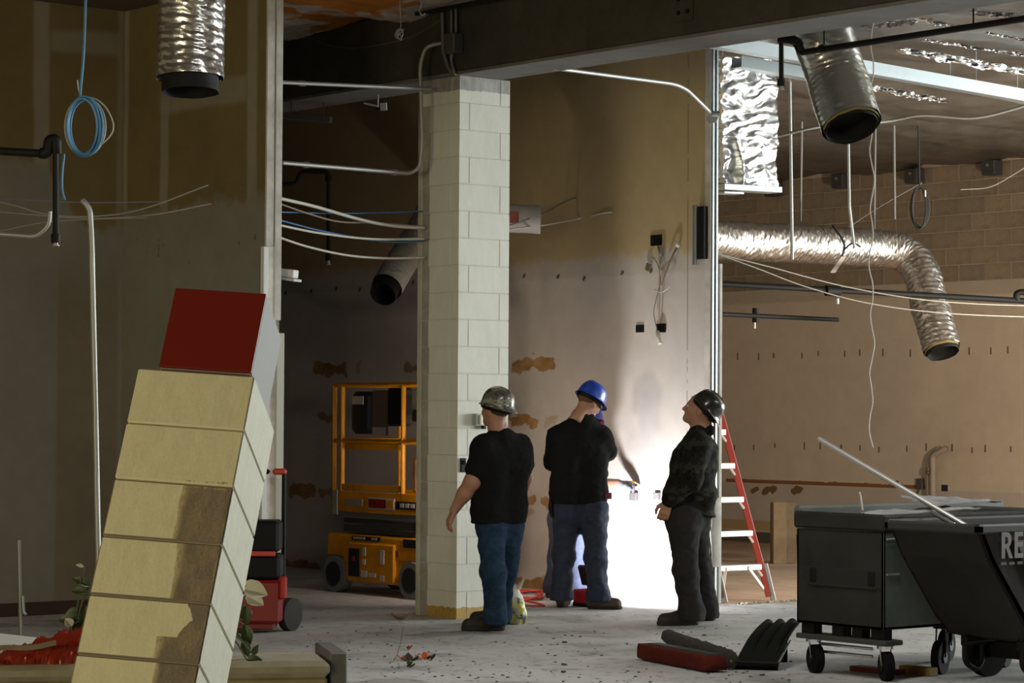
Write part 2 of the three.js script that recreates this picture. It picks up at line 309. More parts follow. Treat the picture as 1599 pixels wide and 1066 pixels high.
{
  const z0 = -15.2, zl = z0 + 0.02, yy = (px, py) => onZ(px, py, z0).y;
  part(wallL, 'end_cap', wbox(XL - 0.004, XL + 0.065, yy(430, 385), CEIL, z0, zl, 0.004), mPlaster, 'white plastered wall end');
  part(wallL, 'end_cap', wbox(XL + 0.07, XL + 0.128, yy(430, 500), CEIL, z0, zl + 0.006, 0.004), mPlaster, 'white plastered wall end');
  part(wallL, 'corner_bead', wbox(XL - 0.028, XL + 0.012, 0.1, yy(415, 385), z0 - 0.01, zl + 0.012, 0.003), M([0.72, 0.74, 0.74], 0.6), 'pale metal corner bead');
  part(wallL, 'end_cap', wbox(XL + 0.012, XL + 0.088, 0.02, yy(430, 385), z0, zl, 0.004), M([0.78, 0.76, 0.73], 0.85, 0, { map: wornTex }), 'scraped white wall end');
  part(wallL, 'board_strip', wbox(XL + 0.085, XL + 0.15, 0.02, yy(436, 520), z0 - 0.02, zl + 0.02, 0.003), M([0.50, 0.49, 0.43], 0.8), 'grey board along the wall end');
  part(wallL, 'insulation', metreUV(grid((u, v) => V(XL + 0.125 + 0.035 * Math.sin(v * Math.PI) * u, mix(yy(440, 165), yy(440, 100), v), z0 - 0.03 * u), 3, 12, 0.012)), M([0.55, 0.50, 0.12], 0.95), 'yellow glass wool');
}
const fz = (px, py = 300) => onZ(px, py, ZL).x, fy = (px, py) => onZ(px, py, ZL).y;
const rearTex = wallTex(640, 900, 7, XL, 0, CEIL, (x, y) => {
  const n = fbm(x * 2, y * 2, 14), n2 = fbm(x * 12, y * 12, 17);
  let c = TAN; c = lerp3(c, COMP, 0.8 * bandF(x + 0.03 * n, fz(52), fz(76), 0.02)); c = lerp3(c, COMP, 0.5 * bandF(x, fz(182), fz(191), 0.02));
  c = lerp3(c, COMP, 0.6 * bandF(x, fz(76), fz(185), 0.05) * bandF(y + 0.03 * n, fy(120, 82), fy(120, 48), 0.03));
  const lim = mix(3.35, 2.9, sst(fz(60), fz(140), x)); c = lerp3(PAINT, c, sst(lim, lim + 0.1, y + 0.12 * n + 0.10 * n2));
  c = lerp3(c, [0.19, 0.15, 0.085], 0.6 * bandF(x, fz(92), fz(186), 0.02) * bandF(y, 0, 2.6, 0.3));
  const g = 1 + 0.2 * n + 0.1 * n2; return [c[0] * g, c[1] * g, c[2] * g];
});
struct('wall_rear', scaleUV(wbox(7, XL + 0.13, 0, CEIL, ZL - 0.13, ZL, 0.001), 1 / (XL - 7), 1 / CEIL, -7 / (XL - 7), 0), M(0xffffff, 0.88, 0, { map: rearTex }), 'dark drywall in the corner behind the blue cable coil');
struct('baseboard_rear', wbox(7, XL - 0.002, 0.0, 0.10, ZL + 0.001, ZL + 0.016, 0.003), M([0.05, 0.028, 0.018], 0.6), 'dark brown vinyl baseboard in the left corner');
// far wall of the shop on the right: plaster below, bare blocks above
const rpt = (px, py) => { const p = onX(px, py, XR); return [p.z, p.y]; };
const marks = []; for (const [y0, n] of [[550, 15], [699, 15]]) for (let i = 0; i < n; i++) marks.push([...rpt(1150 + i * 33 + rr(-9, 9), y0 + rr(-3, 3) + (y0 === 550 ? 7 - i * 0.8 : -3 + i * 0.35)), 0.012, 0.03 + rnd() * 0.02]);
const blots = [[1178, 765], [1196, 766], [1244, 765], [1208, 764]].map(([a, b]) => rpt(a, b));
const [sz0, sy0] = rpt(1133, 773), [sz1, sy1] = rpt(1445, 785), holesR = [[1398, 755, 0.05], [1475, 762, 0.05]].map(([a, b, r]) => [...rpt(a, b), r]);
const rightTex = wallTex(1600, 620, -27.5, ZS, LOW, CEIL, (z, y) => {
  const n = fbm(z * 1.1, y * 1.1, 24), n2 = fbm(z * 9, y * 9, 27);
  let c = lerp3([0.66, 0.57, 0.45], [0.52, 0.45, 0.35], sst(2.97, 3.0, y + 0.03 * n2));
  c = lerp3(c, [0.50, 0.45, 0.40], (1 - sst(0.60, 0.63, y)) * 0.7);
  c = lerp3(c, [0.48, 0.34, 0.17], bandF(y, 0.0, 0.13, 0.01)); if (y < -0.02) c = [0.11, 0.09, 0.07];
  if (y > 0.615 && y < 0.665 + 0.01 * n2 && z > sz0 && z < sz1) c = [0.26, 0.12, 0.045];
  for (const [a, b, w, h] of marks) if (Math.abs(z - a) < w && Math.abs(y - b) < h) c = [0.16, 0.11, 0.07];
  for (const [a, b] of blots) if (Math.hypot((z - a) * 0.7 - (y - b) * 0.4, (y - b)) + 0.06 * n2 < 0.05) c = [0.2, 0.12, 0.04];
  for (const [a, b, r] of holesR) if (Math.abs(z - a) < r && Math.abs(y - b) < r * 0.8) c = [0.02, 0.018, 0.015];
  const g = 1 + 0.16 * n + 0.08 * n2; return [c[0] * g, c[1] * g, c[2] * g];
});
const wallR = struct('wall_right', scaleUV(wbox(XR, XR + 0.2, LOW - 0.2, CEIL, -27.5, ZS, 0.001), 1 / (ZS + 27.5), 1 / (CEIL - LOW), 27.5 / (ZS + 27.5), -LOW / (CEIL - LOW)), M(0xffffff, 0.9, 0, { map: rightTex }), 'far beige wall with bare blocks above, beyond the ladder');
{
  const mats = [[0.33, 0.265, 0.185], [0.30, 0.245, 0.175], [0.355, 0.28, 0.195], [0.31, 0.255, 0.19]].map(c => M(c, 0.95, 0, { map: wornTex, bumpMap: grainTex, bumpScale: 0.004 }));
  const geo = cbox(0.05, 0.193, 0.397, 0.004); let k = 0;
  for (let r = 0; r < 7; r++) for (let i = 0; i < 26; i++) {
    const z = -27.3 + i * 0.4064 + (r % 2) * 0.2032; if (z > -16.2) continue;
    const b = part(wallR, 'block', geo, mats[(i * 7 + r * 5 + ((i * r) % 3)) % 4]); b.position.set(XR + 0.0175 + 0.0015 * ((i * 13 + r * 7) % 3 - 1), 3.15 + 0.1016 + r * 0.2032, z);
  }
}
// other walls that close the place, out of the frame
struct('wall_entrance', wbox(25.1, 25.35, -0.3, CEIL, -28, 9), mHall, 'concourse end wall around the glazed entrance');
struct('wall_back', wbox(-9.2, -9, 0, CEIL, -28, 9), mHall, 'dim concourse wall behind the photographer');
struct('wall_side', wbox(-9, 25.3, 0, CEIL, 9, 9.2), mHall, 'dim concourse wall opposite the shops');
struct('wall_far', wbox(-9, 25.3, -0.3, CEIL, -28.2, -27.5), mPlain, 'rear wall of the shops');
struct('wall_hall', wbox(-9, 7, 0, CEIL, ZL - 0.13, ZL, 0.001), mPlain, 'drywall running on along the concourse');
struct('wall_pier', wbox(XR, 25.2, -0.2, CEIL, ZS - 0.2, ZS + 0.05), mPlain, 'pier between the shop and the entrance');
struct('ceiling', wbox(-9.2, 25.35, CEIL + 0.12, CEIL + 0.4, -28.2, 9.2), mHall, 'dark roof deck');
struct('ceiling_hall', wbox(-9, XL + 0.13, CEIL, CEIL + 0.12, ZL, 9), M([0.13, 0.09, 0.06], 0.9), 'brown boarded ceiling over the concourse');
{ // glazed entrance: bright panes in a frame
  const w = struct('window_1', wbox(GLASS.x, GLASS.x + 0.08, GLASS.y - GLASS.h / 2 - 0.1, GLASS.y - GLASS.h / 2, GLASS.z - GLASS.w / 2 - 0.1, GLASS.z + GLASS.w / 2 + 0.1), mBlackSteel, 'glazed mall entrance letting in daylight');
  const mDay = M(0x223030, 0.2, 0, { emissive: new THREE.Color(0.86, 1, 0.97), emissiveIntensity: 1.5 });
  const y0 = GLASS.y - GLASS.h / 2, y1 = GLASS.y + GLASS.h / 2, zz = GLASS.z - GLASS.w / 2;
  part(w, 'window_frame', wbox(GLASS.x, GLASS.x + 0.08, y1, y1 + 0.1, zz - 0.1, zz + GLASS.w + 0.1), mBlackSteel);
  for (let i = 0; i < 4; i++) part(w, 'pane', wbox(GLASS.x + 0.02, GLASS.x + 0.04, y0, y1, zz + i * GLASS.w / 4 + 0.04, zz + (i + 1) * GLASS.w / 4 - 0.04, 0.001), mDay);
  for (let i = 0; i <= 4; i++) part(w, 'mullion', wbox(GLASS.x, GLASS.x + 0.08, y0, y1, zz + i * GLASS.w / 4 - 0.04, zz + i * GLASS.w / 4 + 0.04), mBlackSteel);
}
{ // lit shopfront across the concourse
  const w = struct('window_2', wbox(SHOP.x - 0.08, SHOP.x, SHOP.y - SHOP.h / 2 - 0.1, SHOP.y - SHOP.h / 2, SHOP.z - SHOP.w / 2 - 0.1, SHOP.z + SHOP.w / 2 + 0.1), mBlackSteel, 'shopfront glowing yellow across the concourse');
  const mLit = M(0x332a18, 0.3, 0, { emissive: new THREE.Color(1, 0.85, 0.5), emissiveIntensity: 1.5 }), y0 = SHOP.y - SHOP.h / 2, y1 = SHOP.y + SHOP.h / 2, zz = SHOP.z - SHOP.w / 2;
  part(w, 'window_frame', wbox(SHOP.x - 0.08, SHOP.x, y1, y1 + 0.1, zz - 0.1, zz + SHOP.w + 0.1), mBlackSteel);
  for (let i = 0; i < 3; i++) part(w, 'pane', wbox(SHOP.x - 0.04, SHOP.x - 0.02, y0, y1, zz + i * SHOP.w / 3 + 0.04, zz + (i + 1) * SHOP.w / 3 - 0.04, 0.001), mLit);
  for (let i = 0; i <= 3; i++) part(w, 'mullion', wbox(SHOP.x - 0.08, SHOP.x, y0, y1, zz + i * SHOP.w / 3 - 0.04, zz + i * SHOP.w / 3 + 0.04), mBlackSteel);
}
// insulation under the roof: foil-faced batts that sag between the purlins
const SEAM0 = -13.0, SEAM = 1.62;
const battH = (x, z) => { const t = ((z - SEAM0) / SEAM % 1 + 1) % 1; return CEIL + 0.05 - 0.07 * Math.sin(Math.PI * t) ** 0.6 - 0.10 * Math.abs(fbm(x * 0.9, z * 1.6, 5)) - 0.05 * fbm(x * 2.2, z * 4, 9); };
const battTex = tex(512, 512, (u, v) => { const a = tileN(u, v, 5, 3), b = tileN(u, v, 22, 6); const g = 1 + 0.5 * a + 0.3 * b; return [0.15 * g, 0.132 * g, 0.11 * g]; });
struct('ceiling_right', scaleUV(metreUV(grid((u, v) => { const x = mix(12.0, XR, u), z = mix(-6, -27.5, v); return V(x, battH(x, z), z); }, 120, 300, 0.02)), 0.4), M(0xffffff, 0.42, 0.55, { map: battTex, side: THREE.DoubleSide }), 'sagging grey foil-faced roof insulation');
const kraftTex = tex(512, 512, (u, v) => { const a = tileN(u, v, 7, 13), b = tileN(u, v, 26, 16); const k = sst(-0.02, 0.12, a); return lerp3([0.66 + b * .3, 0.60 + b * .3, 0.54 + b * .3], [0.58 + b * .2, 0.22 + b * .1, 0.03], k); });
struct('ceiling_left', scaleUV(metreUV(grid((u, v) => { const x = mix(XL + 0.13, 12.0, u), z = mix(-6, -27.5, v); return V(x, battH(x, z) - 0.05 * Math.abs(fbm(x * 4, z * 4, 2)), z); }, 24, 300, 0.02)), 0.5), M(0xffffff, 0.4, 0.4, { map: kraftTex, side: THREE.DoubleSide }), 'torn brown and silver roof insulation beside the beam');

// ---------------------------------------------------------------- steel beam
const BX0 = 11.77, BX1 = 12.20, BY = 4.06;
{
  const mBeam = M([0.058, 0.056, 0.045], 0.8, 0, { map: wornTex, specularIntensity: 0.3 }), mSoffLit = M([0.15, 0.145, 0.14], 0.8, 0, { map: wornTex });
  const g = thing('roof_beam', 'long dark steel beam carried by the white block column', 'beam', V(BX0, BY, -27));
  wpart(g, 'beam_face', wbox(BX0, BX1, BY + 0.025, CEIL - 0.02, -27, 8, 0.006), mBeam);
  wpart(g, 'soffit_plate', wbox(BX0 - 0.006, BX1 + 0.006, BY, BY + 0.025, -27, 8, 0.004), mSoffLit, 'underside plate coloured lighter for light from below');  // light bounced up from the floor is put into the plate colour
  const zc = onX(1069, 30, BX0).z;
  wpart(g, 'splice_plate', wbox(BX0 - 0.012, BX0, BY + 0.12, CEIL - 0.04, zc - 0.09, zc + 0.09, 0.002), mBeam);
  for (const dz of [-0.045, 0.045]) for (let i = 0; i < 4; i++) wpart(g, 'bolt', disc(V(BX0 - 0.018, BY + 0.18 + i * 0.09, zc + dz), V(1, 0, 0), 0.016, 0.014, 6), mBlackSteel);
}
// ---------------------------------------------------------------- block column
const COLX = 11.80, COLZ = -15.03, CS = 0.49, CT = 0.094, CH = 0.2032;
{
  const colTex = tex(384, 1536, (u, v) => {
    const y = v * 20 * CH, left = u < 0.5, q = (left ? u : u - 0.5) * 2;          // q: along the face, from the near corner
    const n = fbm(u * 30, y * 9, 3), n2 = fbm(u * 90, y * 30, 6), n3 = fbm(q * 3, y * 2, 8 + (left ? 3 : 0));
    let c = [0.70, 0.705, 0.64];
    c = lerp3(c, [0.62, 0.62, 0.52], 0.3 * sst(0.1, 0.16, n3 + 0.3 * n2));
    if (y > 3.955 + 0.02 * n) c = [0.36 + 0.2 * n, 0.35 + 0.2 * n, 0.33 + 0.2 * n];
    if (y < 0.085 + 0.02 * n) c = lerp3([0.50, 0.31, 0.06], [0.38, 0.24, 0.07], sst(-0.1, 0.2, n2));
    const g = 1 + 0.06 * n + 0.05 * n2; return [c[0] * g, c[1] * g, c[2] * g];
  }, true, false);
  const mCol = M(0xffffff, 0.62, 0, { map: colTex });
  const g = thing('block_column', 'tall white painted block column under the dark beam', 'column', V(COLX, 0, COLZ));
  const mMort = M([0.58, 0.58, 0.52], 0.8);
  part(g, 'mortar_core', wbox(0.003, CS - 0.003, 0, 20 * CH - 0.005, -CS + 0.003, -0.003, 0.002), mMort);
  for (let r = 0; r < 20; r++) {
    const S = CS, t = CT, y0 = r * CH + 0.0025, y1 = (r + 1) * CH - 0.0025, e = 0.004;
    const L = r % 2 ? [[0, S - t - e, -t, 0], [S - t, S, -(S - t) + e, 0], [t + e, S, -S, -(S - t)], [0, t, -S, -t - e]]
      : [[t + e, S, -t, 0], [S - t, S, -S, -t - e], [0, S - t - e, -S, -(S - t)], [0, t, -(S - t) + e, 0]];
    for (const [x0, x1, z0, z1] of L) {
      const b = wbox(x0, x1, y0, y1, z0, z1, 0.0035), p = b.attributes.position, uv = b.attributes.uv, n = b.attributes.normal;
      for (let i = 0; i < p.count; i++) { const side = Math.abs(n.getX(i)) > Math.abs(n.getZ(i)); uv.setXY(i, side ? clamp(-p.getZ(i) / CS, 0.005, 0.995) * 0.5 : 0.5 + clamp(p.getX(i) / CS, 0.005, 0.995) * 0.5, p.getY(i) / (20 * CH)); }
      part(g, 'block', b, mCol);
    }
  }
}
{ // unpainted remnant of a removed wall on the column
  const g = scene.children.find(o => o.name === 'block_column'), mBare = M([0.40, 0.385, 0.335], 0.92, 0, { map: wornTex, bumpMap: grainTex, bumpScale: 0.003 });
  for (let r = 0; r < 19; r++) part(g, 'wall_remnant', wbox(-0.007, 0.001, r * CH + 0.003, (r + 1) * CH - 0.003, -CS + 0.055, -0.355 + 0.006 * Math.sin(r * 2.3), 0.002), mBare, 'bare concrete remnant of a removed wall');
  part(g, 'edge_strip', wbox(-0.011, 0.001, 0.002, 19 * CH, -CS, -CS + 0.05, 0.003), M([0.56, 0.54, 0.46], 0.8, 0, { map: wornTex }), 'pale strip along the column edge');
}
{ // switch box with a pale cover and a black outlet on the column
  const p = onZ(746, 655, COLZ), q = onZ(722, 726, COLZ);
  const g = thing('switch_box', 'metal switch box with pale cover on the block column', 'switch box', p);
  part(g, 'box_body', cbox(0.10, 0.09, 0.05), mGalv).position.z = 0.026;
  part(g, 'cover', cbox(0.075, 0.075, 0.02), M([0.85, 0.85, 0.74], 0.5)).position.set(0.012, 0, 0.06);
  part(g, 'knockout', cbox(0.03, 0.03, 0.03), mBlackPlastic).position.set(0.04, -0.055, 0.02);
  const h = thing('wall_outlet', 'small black outlet on the block column', 'outlet', q);
  part(h, 'cover_plate', cbox(0.05, 0.105, 0.016, 0.004), mBlackPlastic).position.z = 0.009;
  part(h, 'socket', cbox(0.028, 0.03, 0.008, 0.003), mRubber).position.set(0, 0.02, 0.02);
}

// ================================================================ leaning block pillar with the red box
const camv = (r, u, f) => RIGHT.clone().multiplyScalar(r).add(UP.clone().multiplyScalar(u)).add(FWD.clone().multiplyScalar(f));
{
  const w = camv(0.989, -0.064, -0.132).normalize(), a = camv(0.117, 0.886, 0.448), d = new THREE.Vector3().crossVectors(w, a).normalize().negate(); a.copy(d).cross(w).normalize(); if (a.y < 0) a.negate();
  if (d.dot(FWD) < 0) d.negate();
  const O = camv(-1.234, 1.693, 8.4685), S = 0.3937, CHT = 0.2032, NC = 10;
  const P = (x, y, z) => O.clone().addScaledVector(w, x).addScaledVector(a, y).addScaledVector(d, z);
  const pilTex = tex(860, 1720, (u, v) => {
    const k = (1 - v) * NC, side = u > 0.5, q = (side ? u - 0.5 : u) * 2, n = fbm(u * 26, k * 2.6, 3), n2 = fbm(u * 120, k * 12, 6), n3 = fbm(u * 320, k * 32, 7);
    let c = [0.71, 0.685, 0.50], rawness = 0;
    const raw = lerp3([0.27, 0.215, 0.15], [0.17, 0.145, 0.12], clamp(0.5 + 1.6 * n + 0.8 * n2));
    if (!side) {
      const start = k < 2 ? 2 : k < 3 ? 0.585 : k < 4 ? 0.64 + 0.03 * (k - 3) : k < 5 ? 0.63 : 0.66;
      let m = q - start + 0.035 * n + 0.012 * n2; if (k > 2 && k < 5) m = Math.min(m, 1.03 - q + 0.03 * n);
      if (k > 4.02 && k < 4.6 && q < 0.86 - 0.25 * Math.abs(k - 4.3) + 0.12 * n) m = -1;                 // islands of paint
      const e = sst(-0.004, 0.004, m); rawness = e;
      c = lerp3(c, lerp3([0.48, 0.40, 0.25], raw, sst(0.0, 0.06, m)), e);
      if (Math.abs(k - 2) < 0.07 + 0.05 * n && q > 0.6 && q < 0.95) c = lerp3(c, [0.36, 0.28, 0.17], 0.8 * sst(-0.1, 0.2, n2));
    } else if (q < 0.02 + 0.02 * n2 && k > 2) c = raw;
    const scuff = !side && n2 > 0.30 && rawness < 0.5 ? 0.9 : 1, g = scuff * (1 + 0.10 * n + (0.09 + 0.40 * rawness) * n2 + (0.07 + 0.38 * rawness) * n3); return [c[0] * g, c[1] * g, c[2] * g];
  }, true, false);
  const mPil = M(0xffffff, 0.6, 0, { map: pilTex, bumpMap: grainTex, bumpScale: 0.0015 }), mMort = M([0.30, 0.25, 0.16], 0.9);
  const foot = P(S / 2, -9 * CHT, S / 2); foot.y = 0;
  const g = thing('leaning_pillar', 'leaning pillar of cream blocks with peeled paint, topped by a red box', 'pillar', foot);
  const clip = geo => { const p = geo.attributes.position; for (let i = 0; i < p.count; i++) if (p.getY(i) < 0) { const t = -p.getY(i) / a.y; p.setXYZ(i, p.getX(i) + a.x * t, 0, p.getZ(i) + a.z * t); } geo.computeVertexNormals(); return geo; };
  const basis = new THREE.Matrix4().makeBasis(w, a, d.clone().negate());
  for (let k = 0; k < NC; k++) {
    const b = cbox(S, CHT - 0.005, S, 0.0045), p = b.attributes.position, uv = b.attributes.uv, n = b.attributes.normal;
    for (let i = 0; i < p.count; i++) {
      const front = n.getZ(i) > 0.8; const kk = k + 0.5 - p.getY(i) / CHT;
      uv.setXY(i, front ? clamp((p.getX(i) / S + 0.5), 0.01, 0.99) * 0.5 : 0.5 + 0.5 * clamp(0.5 - p.getZ(i) / S, 0.01, 0.99), 1 - kk / NC);
    }
    basis.setPosition(P(S / 2, -(k + 0.5) * CHT, S / 2)); b.applyMatrix4(basis);
    wpart(g, 'block', clip(b), mPil);
  }
  const core = cbox(S - 0.014, NC * CHT - 0.02, S - 0.014, 0.002); basis.setPosition(P(S / 2, -NC * CHT / 2, S / 2)); core.applyMatrix4(basis); wpart(g, 'mortar_core', clip(core), mMort);
  // red-faced box
  const bS = 0.312, h = thing('red_box', 'dark red box with grey sides standing on the leaning pillar', 'box', P(0.066 + bS / 2, 0, bS / 2));
  const put = (geo, x, y, z) => { basis.setPosition(P(x, y, z)); geo.applyMatrix4(basis); return geo; };
  wpart(h, 'box_body', put(cbox(bS, bS - 0.012, bS - 0.008, 0.003), 0.066 + bS / 2, 0.012 + (bS - 0.012) / 2, 0.010 + bS / 2), M([0.27, 0.26, 0.255], 0.6), 'grey sides');
  wpart(h, 'front_panel', put(cbox(bS, bS - 0.012, 0.012, 0.002), 0.066 + bS / 2, 0.012 + (bS - 0.012) / 2, 0.008), M([0.17, 0.009, 0.005], 0.45), 'dark red front');
  wpart(h, 'base_plate', put(cbox(bS - 0.012, 0.012, bS - 0.02, 0.002), 0.066 + bS / 2, 0.006, 0.016 + bS / 2), M([0.17, 0.009, 0.005], 0.6));
}
// ---------------------------------------------------------------- planter wall, flowers, wrapped pot
{
  const Hp = 0.50, A = onY(-60, 1039, Hp), B = onY(512, 1031, Hp);
  const dir = B.clone().sub(A).normalize(), nrm = V(-dir.z, 0, dir.x); if (nrm.dot(FWD) > 0) nrm.negate();
  const L = A.distanceTo(B), mid = A.clone().add(B).multiplyScalar(0.5);
  const bas = new THREE.Matrix4().makeBasis(dir, UP, dir.clone().cross(UP));
  const pos = (x, y, z) => mid.clone().addScaledVector(dir, x).setY(y).addScaledVector(nrm, z);
  const T = (geo, p) => { bas.setPosition(p); geo.applyMatrix4(bas); return geo; };
  const mPl = M([0.30, 0.25, 0.13], 0.7, 0, { map: wornTex, bumpMap: grainTex, bumpScale: 0.003 });
  const g = thing('planter_wall', 'low tan planter wall with rounded edge behind the leaning pillar', 'planter', pos(0, 0, -0.2));
  wpart(g, 'wall_body', T(cbox(L, Hp - 0.07, 0.40, 0.01), pos(0, (Hp - 0.07) / 2, -0.2)), mPl);
  wpart(g, 'coping', T(cbox(L + 0.02, 0.07, 0.44, 0.022), pos(0, Hp - 0.035, -0.2)), M([0.36, 0.33, 0.24], 0.75, 0, { map: wornTex }), 'pale rounded coping');
  wpart(g, 'end_plate', T(cbox(0.075, Hp + 0.03, 0.5, 0.006), pos(L / 2 + 0.05, (Hp + 0.03) / 2, -0.28)), M([0.16, 0.155, 0.15], 0.5, 0.4, { map: wornTex }), 'dark steel end plate');
  // pale board lying on the planter
  const b0 = onY(-30, 1000, Hp + 0.02);
  single('pale_board', 'pale board lying flat on the planter wall beside red foil wrap', 'board', (() => { const q = [onY(-40, 984, Hp + 0.02), onY(85, 998, Hp + 0.02), onY(60, 1010, Hp + 0.02), onY(-40, 1012, Hp + 0.02)]; return metreUV(grid((u, v) => q[0].clone().lerp(q[1], u).lerp(q[3].clone().lerp(q[2], u), v), 2, 2, -0.02)); })(), M([0.62, 0.61, 0.56], 0.7));
  // crumpled foil pot wrap
  const f0 = onY(20, 1040, Hp + 0.003), f1 = onY(120, 1038, Hp + 0.003);
  const wrap = grid((u, v) => {
    const p = onY(-15, 1039, Hp + 0.004).lerp(onY(135, 1037, Hp + 0.004), u), h = (0.02 + 0.125 * u ** 0.8) * Math.sin(Math.PI * clamp(v, 0, 1)) ** 0.6;
    const cr = 0.04 * fbm(u * 9, v * 7, 4) + 0.03 * Math.abs(fbm(u * 22, v * 16, 9));
    return p.addScaledVector(FWD, 0.02 + v * 0.24 + cr).add(V(0, Math.max(0.0, h + cr * 0.9 * Math.sin(Math.PI * v)), 0));
  }, 60, 40, 0.002);
  const tg = thing('foil_wrap', 'crumpled orange red foil pot wrap lying on the planter wall', 'foil wrap', onY(60, 1039, Hp));
  wpart(tg, 'foil', metreUV(wrap), M([0.26, 0.020, 0.006], 0.35, 0.2, { side: THREE.DoubleSide }));
  wpart(tg, 'ribbon', metreUV(grid((u, v) => onY(-20, 1014, Hp + 0.05).lerp(onY(92, 1002, Hp + 0.10), u).addScaledVector(FWD, -0.06 - v * 0.02).add(V(0, (v - 0.5) * 0.022 + 0.006 * Math.sin(u * 7), 0)), 20, 2, 0.002)), M([0.30, 0.26, 0.20], 0.2, 0.3), 'clear plastic ribbon edge');
  // poinsettias
  const mLeaf = M([0.035, 0.062, 0.022], 0.5, 0, { side: THREE.DoubleSide }), mBract = M([0.60, 0.60, 0.50], 0.6, 0, { side: THREE.DoubleSide, transmission: 0.15 }), mStem = M([0.08, 0.09, 0.04], 0.7), mPot = M([0.12, 0.06, 0.04], 0.8);
  const leaf = (p, dirv, len, wid, bend = 0.3, nrmv = UP) => { const s = dirv.clone().normalize(), t = s.clone().cross(nrmv).normalize(), n = t.clone().cross(s).normalize();
    return grid((u, v) => { const x = u, ww = wid * Math.sin(Math.PI * Math.min(1, x * 0.97 + 0.02)) ** 0.8 * (1 - 0.3 * x); return p.clone().addScaledVector(s, x * len).addScaledVector(t, (v - 0.5) * ww).addScaledVector(n, 0.25 * ww * Math.abs(v - 0.5) * 2 - bend * len * x * x); }, 8, 4, 0.0015); };
  function plant(name, label, base, items) {
    const t = thing(name, label, 'plant', base);
    wpart(t, 'pot', (() => { const q = new THREE.LatheGeometry([[0.001, 0], [0.05, 0], [0.065, 0.1], [0.07, 0.1], [0.07, 0.115], [0.06, 0.115], [0.056, 0.095], [0.001, 0.095]].map(([x, y]) => new THREE.Vector2(x, y)), 20); q.translate(base.x, base.y, base.z); return q; })(), mPot);
    const top = base.clone().add(V(0, 0.09, 0));
    for (const [px, py, dz, len, wid, ang, white] of items) {
      const e = at(px, py, base.clone().sub(EYEP).dot(FWD) + dz); const m = top.clone().lerp(e, 0.5).add(V(0, 0.04, 0));
      const st = wpart(t, 'stem', cable([top, m, e], 0.004, 14, 5), mStem);
      const dv = RIGHT.clone().multiplyScalar(Math.cos(ang)).addScaledVector(UP, Math.sin(ang)).addScaledVector(FWD, -0.25);
      wpart(t, white ? 'bract' : 'leaf', leaf(e, dv, len, wid, white ? 0.15 : 0.35, FWD.clone().negate().add(V(0, 0.6, 0))), white ? mBract : mLeaf);
    }
    return t;
  }
  const bR = onY(348, 1034, Hp).addScaledVector(nrm, -0.16), bL = onY(118, 1032, Hp).addScaledVector(nrm, -0.17);
  plant('white_poinsettia', 'wilted white poinsettia with dark leaves to the right of the pillar', bR, [[382, 920, -0.05, 0.10, 0.10, -0.15, 1], [384, 930, -0.03, 0.085, 0.08, -0.4, 1], [380, 912, -0.02, 0.08, 0.07, -0.3, 1], [380, 932, 0, 0.08, 0.06, 0.3, 1], [384, 945, 0.02, 0.08, 0.06, -1.5, 0], [382, 975, 0.02, 0.09, 0.06, -1.3, 0], [380, 1000, 0, 0.07, 0.05, -1.2, 0], [386, 1030, -0.08, 0.06, 0.045, 0.15, 0], [396, 1022, -0.06, 0.045, 0.035, 1.2, 0], [378, 960, 0.01, 0.09, 0.06, 3.4, 0]]);
  plant('leafy_plant', 'dark leafy pot plant to the left of the pillar', bL, [[138, 925, 0, 0.07, 0.05, 2.9, 0], [140, 915, 0.02, 0.08, 0.05, 2.6, 0], [128, 955, 0.02, 0.08, 0.06, 3.3, 0], [126, 968, 0, 0.09, 0.07, 3.0, 0], [132, 945, 0.02, 0.1, 0.08, -1.4, 0], [128, 965, 0.02, 0.1, 0.08, -1.7, 0], [112, 978, -0.03, 0.045, 0.05, 2.2, 1], [108, 985, -0.03, 0.05, 0.04, -2.4, 0], [145, 960, 0.03, 0.1, 0.08, -1.5, 0], [131, 885, 0.02, 0.035, 0.02, 2.8, 1]]);
}
